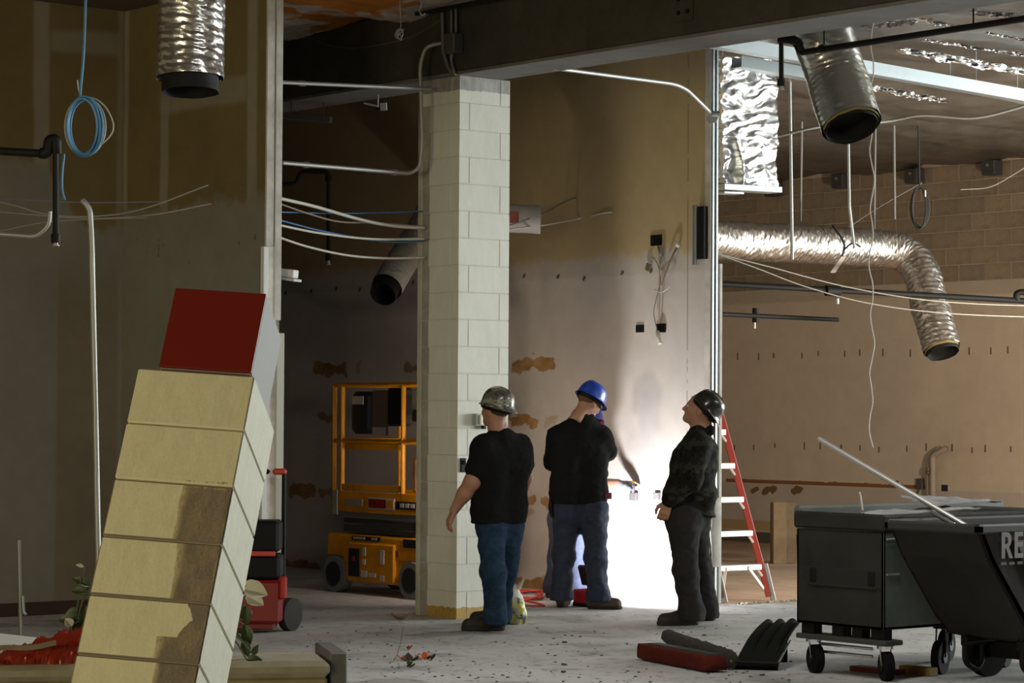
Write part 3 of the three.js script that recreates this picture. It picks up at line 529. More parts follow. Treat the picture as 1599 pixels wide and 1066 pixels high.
// ================================================================ scissor lift
{
  const X0 = 12.72, X1 = 13.46, ZA = -17.98, ZB = -16.68;
  const base = V((X0 + X1) / 2, 0, (ZA + ZB) / 2), g = thing('scissor_lift', 'small orange scissor lift parked behind the block column', 'lift', base);
  const mOr = M([0.82, 0.33, 0.010], 0.42, 0, { map: wornTex }), mGrey = M([0.16, 0.155, 0.15], 0.5, 0.4), mHub = M([0.02, 0.02, 0.022], 0.6), mTire = M([0.20, 0.20, 0.20], 0.9), mDecalW = M([0.55, 0.52, 0.48], 0.6), mDecalK = M([0.018, 0.018, 0.02], 0.5), mRed = M([0.25, 0.015, 0.012], 0.5);
  const Pt = (n, geo, m, l) => wpart(g, n, geo, m, l);
  const ch = Pt('chassis', merge([wbox(X0 + 0.03, X1 - 0.03, 0.10, 0.50, ZA + 0.16, ZB - 0.05, 0.02), wbox(X0 + 0.02, X1 - 0.02, 0.30, 0.50, ZA - 0.05, ZB + 0.12, 0.02)]), mOr);
  const sp = Pt('side_panel', wbox(X0, X0 + 0.04, 0.11, 0.44, ZA + 0.28, ZB - 0.36, 0.015), mOr);
  const dz = (a) => mix(ZA, ZB, a);
  const dec = (n, a0, a1, y0, y1, m, x = X0 - 0.004, l) => { const q = part(sp, n, wbox(x, x + 0.006, y0, y1, dz(a0), dz(a1), 0.001), m, l); q.position.set(0, 0, 0); return q; };
  dec('control_panel', 0.24, 0.36, 0.15, 0.385, mDecalK, X0 - 0.012, 'black ground control panel');
  dec('stop_button', 0.28, 0.31, 0.28, 0.32, mRed, X0 - 0.018);
  for (const [a0, a1, y0, y1] of [[.385, .42, .33, .40], [.385, .415, .255, .30], [.37, .435, .15, .205], [.455, .53, .155, .19], [.575, .62, .27, .385], [.575, .62, .13, .175]]) dec('decal', a0, a1, y0, y1, mDecalW);
  Pt('name_strip', wbox(X0 + 0.01, X0 + 0.025, 0.455, 0.49, dz(0.25), dz(0.56), 0.002), mDecalK);
  for (const [a, b] of [[.27, .29], [.30, .40], [.47, .53]]) Pt('decal', wbox(X0 + 0.006, X0 + 0.012, 0.465, 0.482, dz(a), dz(b), 0.001), mDecalW);
  Pt('step_recess', wbox(X0 + 0.014, X0 + 0.03, 0.42, 0.49, dz(0.80), dz(0.96), 0.004), mDecalK); Pt('step_recess', wbox(X0 + 0.014, X0 + 0.03, 0.34, 0.395, dz(0.66), dz(0.76), 0.004), M([0.32, 0.07, 0.004], 0.5));
  for (const z of [ZA + 0.08, ZB - 0.14]) for (const [x, s] of [[X0 + 0.05, -1], [X1 - 0.05, 1]]) {
    const tz = Pt('wheel', disc(V(x, 0.155, z), V(1, 0, 0), 0.155, 0.10, 28), mTire), c = base;
    const hb = part(tz, 'hub', disc(V(x + s * 0.052, 0.155, z), V(1, 0, 0), 0.105, 0.012, 24), mHub); hb.position.set(0, 0, 0);
  }
  // stowed scissor pack and platform frame
  for (let i = 0; i < 4; i++) for (const x of [X0 + 0.10, X1 - 0.10]) Pt('scissor_arm', bar(V(x, 0.52 + i * 0.038, i % 2 ? ZA + 0.12 : ZB - 0.12), V(x, 0.535 + i * 0.038, i % 2 ? ZB - 0.12 : ZA + 0.12), 0.05, 0.034), mGrey);
  Pt('platform_deck', wbox(X0 + 0.01, X1 - 0.01, 0.64, 0.70, ZA + 0.05, ZB + 0.04, 0.006), M([0.24, 0.235, 0.23], 0.5, 0.4));
  Pt('toe_board', wbox(X0, X0 + 0.018, 0.69, 0.865, ZA + 0.14, ZB + 0.05, 0.004), mOr); Pt('toe_board', wbox(X1 - 0.018, X1, 0.69, 0.865, ZA + 0.04, ZB + 0.05, 0.004), mOr);
  Pt('toe_board', wbox(X0, X1, 0.69, 0.865, ZB + 0.035, ZB + 0.05, 0.004), mOr); Pt('gate_plate', wbox(X0 - 0.004, X0 + 0.012, 0.66, 0.87, ZA + 0.06, ZA + 0.13, 0.004), M([0.35, 0.34, 0.33], 0.6));
  const tb = (a0, a1, y0, y1, m, n, x = 0) => Pt(n || 'decal', wbox(X0 - 0.005 - x, X0 + 0.002, y0, y1, dz(a0), dz(a1), 0.001), m);
  tb(.20, .38, .745, .80, M([0.30, 0.29, 0.27], 0.5)); tb(.44, .73, .725, .82, mDecalW); tb(.45, .64, .735, .81, mRed, 'decal', .003); tb(.65, .72, .74, .805, mOr, 'decal', .003); tb(.74, .97, .735, .80, mDecalK); for (let i = 0; i < 3; i++) tb(.79 + i * .055, .83 + i * .055, .75, .785, mDecalW, 'decal', .003);
  // guard rails
  const r = 0.021, post = (x, z, y1 = 1.765, y0 = 0.70) => Pt('post', pipe([V(x, y0, z), V(x, y1, z)], r, 0.05, 10), mOr);
  for (const [x, z] of [[X0 + 0.02, ZA + 0.05], [X0 + 0.02, ZA + 0.17], [X0 + 0.02, ZB - 0.27], [X0 + 0.02, ZB + 0.03], [X1 - 0.02, ZA + 0.05], [X1 - 0.02, ZB - 0.25], [X1 - 0.02, ZB + 0.03]]) post(x, z);
  for (const y of [1.765, 1.29]) Pt(y > 1.5 ? 'top_rail' : 'mid_rail', pipe([V(X0 + 0.02, y, ZA + 0.05), V(X0 + 0.02, y, ZB + 0.03), V(X1 - 0.02, y, ZB + 0.03), V(X1 - 0.02, y, ZA + 0.05), V(X0 + 0.021, y, ZA + 0.05)], r, 0.03, 10), mOr);
  Pt('gate_rail', bar(V(X0 + 0.02, 1.245, ZA + 0.22), V(X0 + 0.02, 1.245, ZB - 0.32), 0.03, 0.05), mOr); Pt('gate_rail', bar(V(X0 + 0.02, 0.90, ZA + 0.17), V(X0 + 0.02, 0.90, ZB - 0.27), 0.03, 0.05), mOr);
  // document box, control boxes and cord
  const db = Pt('document_box', (() => { const q = cbox(0.10, 0.36, 0.30, 0.04); q.translate(X0 + 0.11, 1.53, ZA + 0.36); return q; })(), M([0.025, 0.027, 0.032], 0.5), 'dark document box');
  const l1 = part(db, 'decal', wbox(X0 + 0.050, X0 + 0.058, 1.60, 1.67, ZA + 0.26, ZA + 0.42, 0.001), mDecalW); l1.position.set(0, 0, 0);
  Pt('control_box', wbox(X0 + 0.06, X0 + 0.17, 1.42, 1.74, ZA + 0.74, ZA + 0.97, 0.02), mDecalK); Pt('decal_board', wbox(X0 + 0.07, X0 + 0.10, 1.34, 1.72, ZA + 0.53, ZA + 0.75, 0.003), M([0.20, 0.13, 0.11], 0.6)); Pt('decal', wbox(X0 + 0.062, X0 + 0.068, 1.34, 1.41, ZA + 0.54, ZA + 0.72, 0.001), mDecalW);
  Pt('joystick_bracket', pipe([V(X0 + 0.12, 1.72, ZB - 0.16), V(X0 + 0.12, 1.70, ZB - 0.06), V(X0 + 0.12, 1.48, ZB - 0.02), V(X0 + 0.12, 1.48, ZB - 0.18)], 0.013, 0.02, 8), mDecalK);
  Pt('joystick_box', wbox(X0 + 0.06, X0 + 0.20, 1.46, 1.56, ZB - 0.22, ZB - 0.06, 0.015), mDecalK); Pt('hour_meter', wbox(X0 + 0.05, X0 + 0.08, 1.15, 1.25, ZB - 0.20, ZB - 0.08, 0.004), mDecalW);
  Pt('strap', cable([V(X0 + 0.06, 1.15, ZB - 0.16), V(X0 + 0.05, 1.05, ZB - 0.155), V(X0 + 0.07, 0.95, ZB - 0.165), V(X0 + 0.06, 0.88, ZB - 0.16)], 0.014, 16, 6), M([0.55, 0.16, 0.01], 0.6));
}
// ================================================================ rolling tool stack by the wall end
{
  const c = onY(415, 990), g = thing('rolling_toolbox', 'red and black rolling tool stack with telescopic handle', 'toolbox', c);
  const mR = M([0.22, 0.007, 0.007], 0.4), mK = M([0.010, 0.010, 0.011], 0.6, 0, { specularIntensity: 0.3 }), mOrR = M([0.55, 0.05, 0.025], 0.45);
  const f = V(-0.62, 0, 0.78).normalize(), s = RIGHT.clone();   // facing the camera
  const bas = new THREE.Matrix4().makeBasis(RIGHT, UP, FWD.clone().negate());
  const T = (geo, r, u, d = 0) => { bas.setPosition(c.clone().addScaledVector(RIGHT, r).addScaledVector(UP, u).addScaledVector(FWD, d)); geo.applyMatrix4(bas); return geo; };
  wpart(g, 'lower_bin', T(cbox(0.46, 0.30, 0.36, 0.02), -0.13, 0.22, 0.2), mR, 'red lower bin'); wpart(g, 'foot_rail', T(cbox(0.40, 0.05, 0.30, 0.01), -0.15, 0.05, 0.2), M([0.16, 0.01, 0.01], 0.5));
  wpart(g, 'label', T(cbox(0.032, 0.085, 0.006, 0.001), -0.055, 0.235, 0.018), M([0.6, 0.56, 0.52], 0.6), 'white sticker');
  wpart(g, 'corner_guard', T(cbox(0.05, 0.16, 0.05, 0.012), 0.115, 0.32, 0.04), M([0.40, 0.02, 0.015], 0.5));
  wpart(g, 'middle_case', T(cbox(0.44, 0.17, 0.34, 0.02), -0.13, 0.46, 0.2), mK); wpart(g, 'case_latch', T(cbox(0.24, 0.035, 0.02, 0.005), -0.06, 0.555, 0.02), mOrR, 'red latch bar');
  wpart(g, 'upper_case', T(cbox(0.40, 0.22, 0.32, 0.02), -0.12, 0.67, 0.2), mK);
  for (const r of [-0.28, 0.085]) wpart(g, 'handle_tube', pipe([c.clone().addScaledVector(RIGHT, r).addScaledVector(FWD, 0.36).setY(0.2), c.clone().addScaledVector(RIGHT, r).addScaledVector(FWD, 0.36).setY(1.10)], 0.016, 0.02, 8), mK);
  wpart(g, 'handle_grip', T(cbox(0.24, 0.036, 0.036, 0.012), -0.135, 1.115, 0.36), mK); for (const r of [-0.28, 0.085]) wpart(g, 'grip_corner', T(cbox(0.10, 0.045, 0.045, 0.014), r + (r < 0 ? 0.03 : -0.03), 1.115, 0.36), mOrR, 'red grip corner');
  for (const r of [-0.36, 0.14]) { const wl = wpart(g, 'wheel', disc(c.clone().addScaledVector(RIGHT, r).addScaledVector(FWD, 0.30).setY(0.115), RIGHT.clone().addScaledVector(FWD, -0.55), 0.115, 0.06, 26), M([0.045, 0.043, 0.04], 0.9, 0, { specularIntensity: 0.3 })); }
}
// ================================================================ step ladder in the lower shop
{
  const mFib = M([0.30, 0.035, 0.022], 0.5), mAlu = M([0.72, 0.74, 0.74], 0.4, 0.3), mShoe = M([0.30, 0.31, 0.31], 0.5, 0.4);
  const R0 = onY(1203, 938, LOW), dR = R0.dot(FWD), L0 = at(1128, 943, dR - 0.3); L0.y = LOW;
  const up = camv(-0.268, 1, 0.05), tw = t => R0.clone().addScaledVector(up, t), tl = t => L0.clone().addScaledVector(up, t).addScaledVector(RIGHT, 0.05 * t);
  const g = thing('step_ladder', 'red fibreglass step ladder with pale metal steps behind the wall end', 'ladder', R0.clone().add(L0).multiplyScalar(0.5).setY(LOW));
  const W = (n, q, m, l) => wpart(g, n, q, m, l);
  W('rail', bar(tw(0.04), tw(2.35), 0.05, 0.06, 0.004, RIGHT), mFib); W('rail', bar(tl(0.04), tl(2.35), 0.05, 0.075, 0.004, RIGHT), mFib);
  W('shoe', bar(tw(0), tw(0.34).addScaledVector(RIGHT, 0.01), 0.05, 0.046, 0.004, RIGHT).translate(RIGHT.x * 0.03, 0, RIGHT.z * 0.03), mShoe, 'grey metal shoe'); W('shoe', bar(tl(0), tl(0.34), 0.05, 0.10, 0.004, RIGHT), mShoe, 'grey metal shoe');
  for (let i = 0; i < 7; i++) { const t = 0.31 + i * 0.305, a = tl(t), b = tw(t).addScaledVector(RIGHT, -0.02); a.y = b.y = LOW + t; W('step', bar(a.addScaledVector(FWD, -0.03), b.addScaledVector(FWD, -0.03), 0.075, 0.05, 0.004), mAlu); W('gusset', bar(b.clone().add(V(0, -0.02, 0)).addScaledVector(RIGHT, -0.02), b.clone().add(V(0, -0.085, 0)).addScaledVector(RIGHT, 0.025), 0.03, 0.02), mAlu); }
  W('brace', bar(tl(0.32).addScaledVector(RIGHT, 0.30), tw(0.10).addScaledVector(RIGHT, -0.03), 0.02, 0.03), mAlu); W('brace', bar(tl(0.32).addScaledVector(RIGHT, 0.10), tl(0.10).addScaledVector(RIGHT, 0.02), 0.02, 0.03), mAlu);
  W('top_cap', bar(tl(2.36), tw(2.36), 0.14, 0.06), mFib);
  for (const q of [tl, tw]) W('rear_rail', bar(q(2.3), q(2.3).addScaledVector(FWD, 0.95).setY(LOW), 0.05, 0.03, 0.003, RIGHT), mFib);
}
// ================================================================ work lamp on the floor and the red tool case beside it
{
  const c = onY(903, 946), g = thing('work_lamp', 'red work lamp with black tilted head on the floor between the men', 'lamp', c);
  const mR = M([0.42, 0.02, 0.03], 0.4);
  const aim = V(0.86, 0.26, 0.03).normalize(), side = aim.clone().cross(UP).normalize(), up = side.clone().cross(aim);
  const hp = c.clone().add(V(0.05, 0.235, 0.01)).addScaledVector(RIGHT, 0.045).addScaledVector(FWD, 0.1);
  const bas = new THREE.Matrix4().makeBasis(side, up, aim.clone().negate());
  const T = (geo, p) => { bas.setPosition(p); geo.applyMatrix4(bas); return geo; };
  wpart(g, 'case', wbox(c.x - 0.02, c.x + 0.16, 0, 0.135, c.z - 0.05, c.z + 0.17, 0.012), mR, 'red battery case');
  wpart(g, 'foot', wbox(c.x - 0.03, c.x + 0.02, 0, 0.03, c.z - 0.04, c.z + 0.16, 0.006), mBlackPlastic);
  wpart(g, 'hinge', pipe([c.clone().add(V(0.08, 0.12, 0.05)), hp.clone().addScaledVector(aim, -0.02)], 0.018, 0.02, 8), mBlackPlastic);
  const head = wpart(g, 'lamp_head', T(cbox(0.22, 0.17, 0.04, 0.012), hp), mBlackPlastic, 'black lamp head');
  const lens = wpart(g, 'lens', T(cbox(0.19, 0.14, 0.006, 0.002), hp.clone().addScaledVector(aim, 0.022)), M(0xffffff, 0.3, 0, { emissive: new THREE.Color(0.93, 0.95, 1), emissiveIntensity: 12 }), 'glowing lens');
  areaLight(new THREE.Color(0.98, 0.965, 1.0), 740, 0.19, 0.14, hp.clone().addScaledVector(aim, 0.032).toArray(), hp.clone().addScaledVector(aim, 1).toArray());
}
// warm halogen lamp on a stand, to the right of the frame
{
  const p = V(18.0, 0, -12.6), g = thing('halogen_stand', 'yellow halogen lamp on a stand beyond the bins', 'lamp', p);
  const mY = M([0.6, 0.4, 0.02], 0.5), aim = V(0.45, -0.12, -0.9).normalize(), hp = p.clone().add(V(0, 1.5, 0));
  wpart(g, 'pole', pipe([p.clone(), hp], 0.016, 0.02, 8), mBlackSteel);
  for (let i = 0; i < 3; i++) wpart(g, 'leg', pipe([p.clone().add(V(0, 0.5, 0)), p.clone().add(V(0.42 * Math.cos(i * 2.1), 0.01, 0.42 * Math.sin(i * 2.1)))], 0.011, 0.02, 6), mBlackSteel);
  const bas = new THREE.Matrix4().lookAt(aim, V(0, 0, 0), UP);
  const T = (geo, q) => { bas.setPosition(q); geo.applyMatrix4(bas); return geo; };
  wpart(g, 'lamp_head', T(cbox(0.34, 0.24, 0.10, 0.02), hp), mY); wpart(g, 'lens', T(cbox(0.29, 0.19, 0.006, 0.002), hp.clone().addScaledVector(aim, 0.052)), M(0xffffff, 0.3, 0, { emissive: new THREE.Color(1, 0.68, 0.36), emissiveIntensity: 8 }));
  areaLight(new THREE.Color(1.0, 0.80, 0.62), 1500, 0.29, 0.19, hp.clone().addScaledVector(aim, 0.06).toArray(), hp.clone().addScaledVector(aim, 1).toArray());
}
// added fill lamp, hidden behind the block column to brighten the middle shop
{
  const p = at(728, 948, 20.35).setY(0), g = thing('fill_lamp_stand', 'added fill lamp on a thin stand hidden behind the block column', 'lamp', p), aim = V(0.66, -0.05, -0.75).normalize(), hp = p.clone().add(V(0, 1.1, 0));
  wpart(g, 'pole', pipe([p.clone(), hp], 0.014, 0.02, 8), mBlackSteel);
  for (let i = 0; i < 3; i++) wpart(g, 'leg', pipe([p.clone().add(V(0, 0.3, 0)), p.clone().add(V(0.16 * Math.cos(i * 2.1), 0.01, 0.16 * Math.sin(i * 2.1)))], 0.009, 0.02, 6), mBlackSteel);
  const bas = new THREE.Matrix4().lookAt(aim, V(0, 0, 0), UP), T = (geo, q) => { bas.setPosition(q); geo.applyMatrix4(bas); return geo; };
  wpart(g, 'lamp_head', T(cbox(0.22, 0.17, 0.06, 0.012), hp), mBlackPlastic); wpart(g, 'lens', T(cbox(0.2, 0.15, 0.006, 0.002), hp.clone().addScaledVector(aim, 0.033)), M(0xffffff, 0.3, 0, { emissive: new THREE.Color(1, 0.84, 0.66), emissiveIntensity: 4 }));
  areaLight(new THREE.Color(1.0, 0.82, 0.66), 138, 0.2, 0.15, hp.clone().addScaledVector(aim, 0.042).toArray(), hp.clone().addScaledVector(aim, 1).toArray());
}
// added fill strips over the concourse, with housings and hangers
FILL_STRIPS.forEach(([x, y, z], i) => {
  const g = thing('fill_strip_lamp', ['added white fill strip on the ceiling in front of the block column', 'added white fill strip on the ceiling above the bins'][i], 'lamp', V(x, y, z));
  part(g, 'housing', cbox(2.5, 0.10, 0.46, 0.01), M([0.5, 0.5, 0.48], 0.6)).position.y = 0.06;
  part(g, 'diffuser', cbox(2.4, 0.02, 0.40, 0.004), M([0.8, 0.7, 0.5], 0.5, 0, { emissive: new THREE.Color(1, 0.97, 0.88), emissiveIntensity: 2 })).position.y = -0.01;
  for (const s of [-1, 1]) part(g, 'hanger', pipe([V(s, 0.1, 0), V(s, CEIL - y, 0)], 0.006, 0.01, 6), mGalv);
});

// ================================================================ things that hang: ducts, pipes, conduits, cables
// flexible duct: wrinkled foil sleeve with a black liner showing at the open end
function flexDuct(name, label, pts, r, o = {}) {
  const cv = new THREE.CatmullRomCurve3(pts, false, 'catmullrom', 0.5), L = cv.getLength(), n = Math.round(L / 0.009), P = cv.getSpacedPoints(n), sd = o.seed || 1, crk = o.crumple ?? 1;
  const g = thing(name, label, 'duct', P[n].clone());
  const rf = (l, a) => { const ca = Math.cos(a) * 2.2, sa = Math.sin(a) * 2.2;
    const spiral = Math.abs(Math.sin(Math.PI * (l / 0.055 + a / (2 * Math.PI)))), fold = N3(ca * 1.6 + sd, sa * 1.6, l * 24 + 1.5 * N3(ca, sa, l * 4)), fine = N3(ca * 3.4, sa * 3.4 + sd, l * 52), big = N3(ca * 0.6, sa * 0.6 + 3 * sd, l * 3.5);
    return r * (1 + 0.014 * spiral * crk + 0.026 * crk * fold + 0.026 * crk * fine + 0.05 * big); };
  wpart(g, 'foil_sleeve', sweep(P, rf, 64, false), o.mat || mFoil);
  // torn rim and liner
  const t = P[n].clone().sub(P[n - 6]).normalize(), P2 = [P[n].clone().addScaledVector(t, -0.16)], ll = o.liner ?? 0.05;
  for (let i = 0; i <= 6; i++) P2.push(P[n].clone().addScaledVector(t, -0.02 + (ll + 0.02) * i / 6));
  const ln = wpart(g, 'liner', sweep(P2, (l, a, k) => r * 0.86 * (1 + 0.05 * N3(Math.cos(a) * 2, Math.sin(a) * 2, sd + k * 2)), 40, false), M(0x080808, 0.8, 0, { side: THREE.DoubleSide }), 'black inner liner');
  wpart(g, 'liner_back', disc(P[n].clone().addScaledVector(t, -0.12), t, r * 0.86, 0.01, 28), mLiner);
  if (o.wool) wpart(g, 'wool_rim', sweep([P[n].clone().addScaledVector(t, -0.02), P[n].clone().addScaledVector(t, 0.006), P[n].clone().addScaledVector(t, 0.014)], (l, a) => r * (0.91 + 0.09 * N3(Math.cos(a) * 2, Math.sin(a) * 2, 7 + sd)), 40, false), M([0.26, 0.22, 0.08], 0.95, 0, { side: THREE.DoubleSide }), 'yellow glass wool');
  return g;
}
{
  const d = 15.8; flexDuct('flexible_duct', 'wide silver flexible duct hanging down beside the left partition', [at(303, -130, d + .05), at(300, -40, d), at(297, 60, d), at(297, 122, d - .02)], 0.205, { seed: 2, liner: 0.09 });
  flexDuct('flexible_duct', 'silver flexible duct slanting down below the black sprinkler pipe', [at(1272, 26, 18.2), at(1283, 50, 18.15), at(1306, 120, 18.1), at(1329, 195, 17.9)], 0.215, { seed: 5, crumple: 0.5, liner: 0.03, wool: true });
  flexDuct('flexible_duct', 'small silver flexible duct sloping down behind the block column', [at(688, 300, 23.3), at(662, 352, 22.9), at(628, 408, 22.4), at(604, 448, 22.1)], 0.135, { seed: 8, liner: 0.11, mat: M([0.72, 0.71, 0.69], 0.42, 0.55, { bumpMap: grainTex, bumpScale: 0.002 }) });
  flexDuct('flexible_duct', 'long horizontal silver duct bending down in front of the far block wall', [at(1085, 373, 24.4), at(1160, 377, 24.8), at(1240, 380, 25.2), at(1310, 384, 25.6), at(1370, 388, 26.0), at(1412, 396, 26.1), at(1438, 425, 26.0), at(1453, 480, 25.8), at(1471, 545, 25.6)], 0.185, { seed: 11, crumple: 1.7, liner: 0.05, wool: true, mat: M([0.52, 0.49, 0.46], 0.3, 0.95, { bumpMap: grainTex, bumpScale: 0.003 }) });
}
// foil blanket filling the storefront header beside the wall end
{
  const z = -15.25, p00 = onZ(1121, 286, z), p10 = onZ(1214, 292, z), p01 = onZ(1121, 88, z), p11 = onZ(1214, 94, z);
  const g = thing('foil_blanket', 'crumpled shiny foil insulation blanket beside the top of the wall end', 'insulation', p00.clone().lerp(p10, 0.5));
  wpart(g, 'foil', grid((u, v) => {
    const q = p00.clone().lerp(p10, u).lerp(p01.clone().lerp(p11, u), v);
    const x = u * 1.0, y = v * 2.2, wx = x + 0.25 * fbm(x * 2, y * 2, 3), wy = y + 0.3 * fbm(x * 2, y * 2, 8);
    const rid = (1 - Math.abs(N3(wx * 1.8, wy * 3.2, 1)) * 2.2) * 0.034 + (1 - Math.abs(N3(wx * 3.4, wy * 7, 4)) * 2) * 0.016 + 0.002 * N3(wx * 16, wy * 22, 2);
    const fold = 0.07 * Math.exp(-(((x - 0.2 - 0.12 * (0.9 - y)) / 0.05) ** 2)) * sst(0.95, 0.6, y);
    q.z += rid + fold - 0.03 * (Math.abs(u - 0.5) > 0.47 ? 1 : 0); return q;
  }, 110, 220, 0.004), M([0.70, 0.71, 0.73], 0.34, 0.92), null);
  for (const px of [1128, 1205]) wpart(g, 'hanger', pipe([onZ(px, 92, z), onZ(px, 92, z).setY(CEIL)], 0.004, 0.01, 5), mGalv);
  wpart(g, 'tray', bar(onZ(1121, 292, z + 0.05), onZ(1211, 297, z + 0.05), 0.16, 0.05, 0.003), mGalv, 'galvanised track below');
  wpart(g, 'tray_lip', bar(onZ(1122, 301, z + 0.02), onZ(1153, 302, z + 0.02), 0.14, 0.02, 0.003), mGalv);
}
// galvanised channels under the roof
function chan(label, a, b, w, h, grp) { const g = thing('metal_channel', label, 'channel', a.clone().add(b).multiplyScalar(0.5), grp); wpart(g, 'web', bar(a, b, w, 0.004, 0.001), mGalv); const d = b.clone().sub(a).normalize(), s = d.clone().cross(UP).normalize(); for (const k of [-1, 1]) wpart(g, 'flange', bar(a.clone().addScaledVector(s, k * w / 2).add(V(0, h / 2, 0)), b.clone().addScaledVector(s, k * w / 2).add(V(0, h / 2, 0)), 0.004, h, 0.001), mGalv); for (const t of [0.25, 0.75]) { const p = a.clone().lerp(b, t); wpart(g, 'hanger', pipe([p, p.clone().setY(CEIL - 0.02)], 0.004, 0.01, 5), mGalv); } return g; }
chan('long galvanised channel running under the roof to the right of the slanting duct', at(1090, 70, 19.2), at(1650, 168, 22.0), 0.10, 0.10);
chan('short galvanised channel under the roof behind the sprinkler drop', at(1150, 105, 20.4), at(1350, 140, 21.2), 0.12, 0.09);
chan('thin grey channel sagging below the long roof channel', at(1430, 122, 21.9), at(1640, 172, 22.4), 0.05, 0.04);
// torn foil seams hanging from the purlins
function seamStrip(label, px0, py0, px1, py1, H, w, sd) {
  const a = onY(px0, py0, H), b = onY(px1, py1, H);
  single('foil_seam', label, 'foil', grid((u, v) => { const q = a.clone().lerp(b, u); const t = N3(u * 9, v * 2, sd), e = Math.sin(Math.PI * clamp(u * 1.02)) ** 0.4; q.y += (v - 0.6) * w * e * (0.6 + 0.8 * Math.abs(N3(u * 14, sd, 1))) + 0.025 * t; q.z += 0.06 * N3(u * 16, v * 4, sd + 3) + 0.02 * N3(u * 50, v * 9, sd); return q; }, 90, 10, 0.002), M([0.82, 0.81, 0.80], 0.25, 0.95, { side: THREE.DoubleSide }));
}
seamStrip('bright torn foil seam hanging under the roof above the long channel', 1400, 76, 1640, 118, 4.38, 0.09, 1);
seamStrip('crinkled foil seam under the roof below the long channel', 1360, 136, 1480, 158, 4.38, 0.07, 4);
seamStrip('short foil seam close to the beam near the top of the slanting duct', 1345, 42, 1440, 32, 4.53, 0.06, 7);
seamStrip('foil seam near the corner above the black sprinkler pipe', 1520, 18, 1660, 34, 4.40, 0.07, 9);
seamStrip('thin silver seam crossing the roof above the bright torn seam', 1440, 62, 1640, 92, 4.44, 0.02, 15);
seamStrip('thin pale seam under the roof right of the sprinkler hanger', 1540, 52, 1650, 72, 4.44, 0.02, 17);
seamStrip('thin yellow edged foil seam crossing the roof above the sprinkler pipe', 1430, 28, 1510, 46, 4.52, 0.04, 12);
// ---------------------------------------------------------------- sprinkler pipes
function spr(name, label, cat, pieces) { let base = pieces[0][1][0].clone(); const g = thing(name, label, cat, base); for (const [n, pts, r, m] of pieces) wpart(g, n, pipe(pts, r, 0.05, 10), m || mBlackSteel); return g; }
{
  const X = 12.62, a = onX(1252, 82, X), b = onX(1660, 20, X);
  const g = spr('sprinkler_pipe', 'black sprinkler pipe running along the beam in front of the slanting duct', 'pipe', [['run', [a, b], 0.022], ['elbow', [a, a.clone().add(V(0, 0.06, -0.03)), a.clone().add(V(0.02, 0.10, -0.10))], 0.034], ['hanger', [onX(1287, 76, X), onX(1287, 76, X).setY(4.56)], 0.006], ['hanger', [onX(1520, 42, X), onX(1520, 42, X).setY(4.56)], 0.006], ['branch', [at(1221, 60, 17.55), at(1236, 62, 17.5), onX(1249, 66, X), onX(1251, 80, X)], 0.03]]);
  wpart(g, 'coupling', disc(onX(1285, 76, X), b.clone().sub(a), 0.03, 0.04, 12), mBlackSteel);
  const drop = (label, px, y0, y1, d, top = y0) => { const tip = true, q = spr('sprinkler_drop', label, 'pipe', [['drop_pipe', [at(px, top, d), at(px, y1, d)], 0.017]]); wpart(q, 'coupling', disc(at(px, y0 + 3, d), UP, 0.027, 0.05, 12), mBlackSteel); wpart(q, 'coupling', disc(at(px, y1 - 3, d), UP, 0.027, 0.05, 12), mBlackSteel); if (tip) { const s = wpart(q, 'sprinkler_head', merge([disc(at(px, y1 + 4, d), UP, 0.014, 0.035, 10), disc(at(px, y1 + 8, d), UP, 0.022, 0.006, 12)]), mConduit, 'pale sprinkler head'); } return q; };
  drop('short black sprinkler drop beside the foil blanket', 1220, 58, 132, 17.6, -38);
  const q = drop('black sprinkler drop with a crook hanging behind the cable bundle', 513, 275, 405, 20.9);
  wpart(q, 'branch', pipe([at(396, 78, 20.9), at(398, 290, 20.9), at(462, 287, 20.9), at(470, 268, 20.9), at(513, 268, 20.9), at(513, 285, 20.9)], 0.02, 0.04, 10), mBlackSteel);
  const r = drop('black sprinkler drop hanging beside the blue cable coil', 87, 225, 375, 14.6);
  wpart(r, 'branch', pipe([at(-30, 234, 14.6), at(70, 240, 14.6), at(76, 216, 14.6), at(88, 216, 14.6), at(87.5, 235, 14.6)], 0.023, 0.03, 10), mBlackSteel);
  wpart(r, 'elbow', pipe([at(62, 239, 14.6), at(73, 240, 14.6), at(77, 218, 14.6), at(88, 217, 14.6), at(87.6, 240, 14.6)], 0.031, 0.03, 10), mBlackSteel);
  // pipes in front of the far wall
  const e = spr('sprinkler_pipe', 'long black pipe crossing in front of the far block wall', 'pipe', [['run', [at(1095, 441, 23.4), at(1640, 472, 24.8)], 0.028]]);
  wpart(e, 'coupling', disc(at(1300, 454, 23.9), at(1640, 472, 24.8).sub(at(1095, 441, 23.4)), 0.05, 0.14, 14), mBlackSteel); wpart(e, 'sprinkler_head', disc(at(1307, 470, 23.9), UP, 0.02, 0.05, 10), mConduit);
  wpart(e, 'hook', pipe([at(1588, 469, 24.65), at(1586, 458, 24.65), at(1597, 455, 24.65), at(1612, 462, 24.65)], 0.03, 0.05, 10), mBlackSteel);
  const f = spr('sprinkler_pipe', 'short black pipe with a tee and sprinkler head below the long pipe', 'pipe', [['run', [at(1095, 489, 24.4), at(1308, 499, 26.4)], 0.022]]);
  wpart(f, 'tee', disc(at(1180, 492, 25.2), UP, 0.035, 0.14, 12), mBlackSteel); wpart(f, 'sprinkler_head', disc(at(1178, 508, 25.2), UP, 0.014, 0.06, 10), mConduit);
}
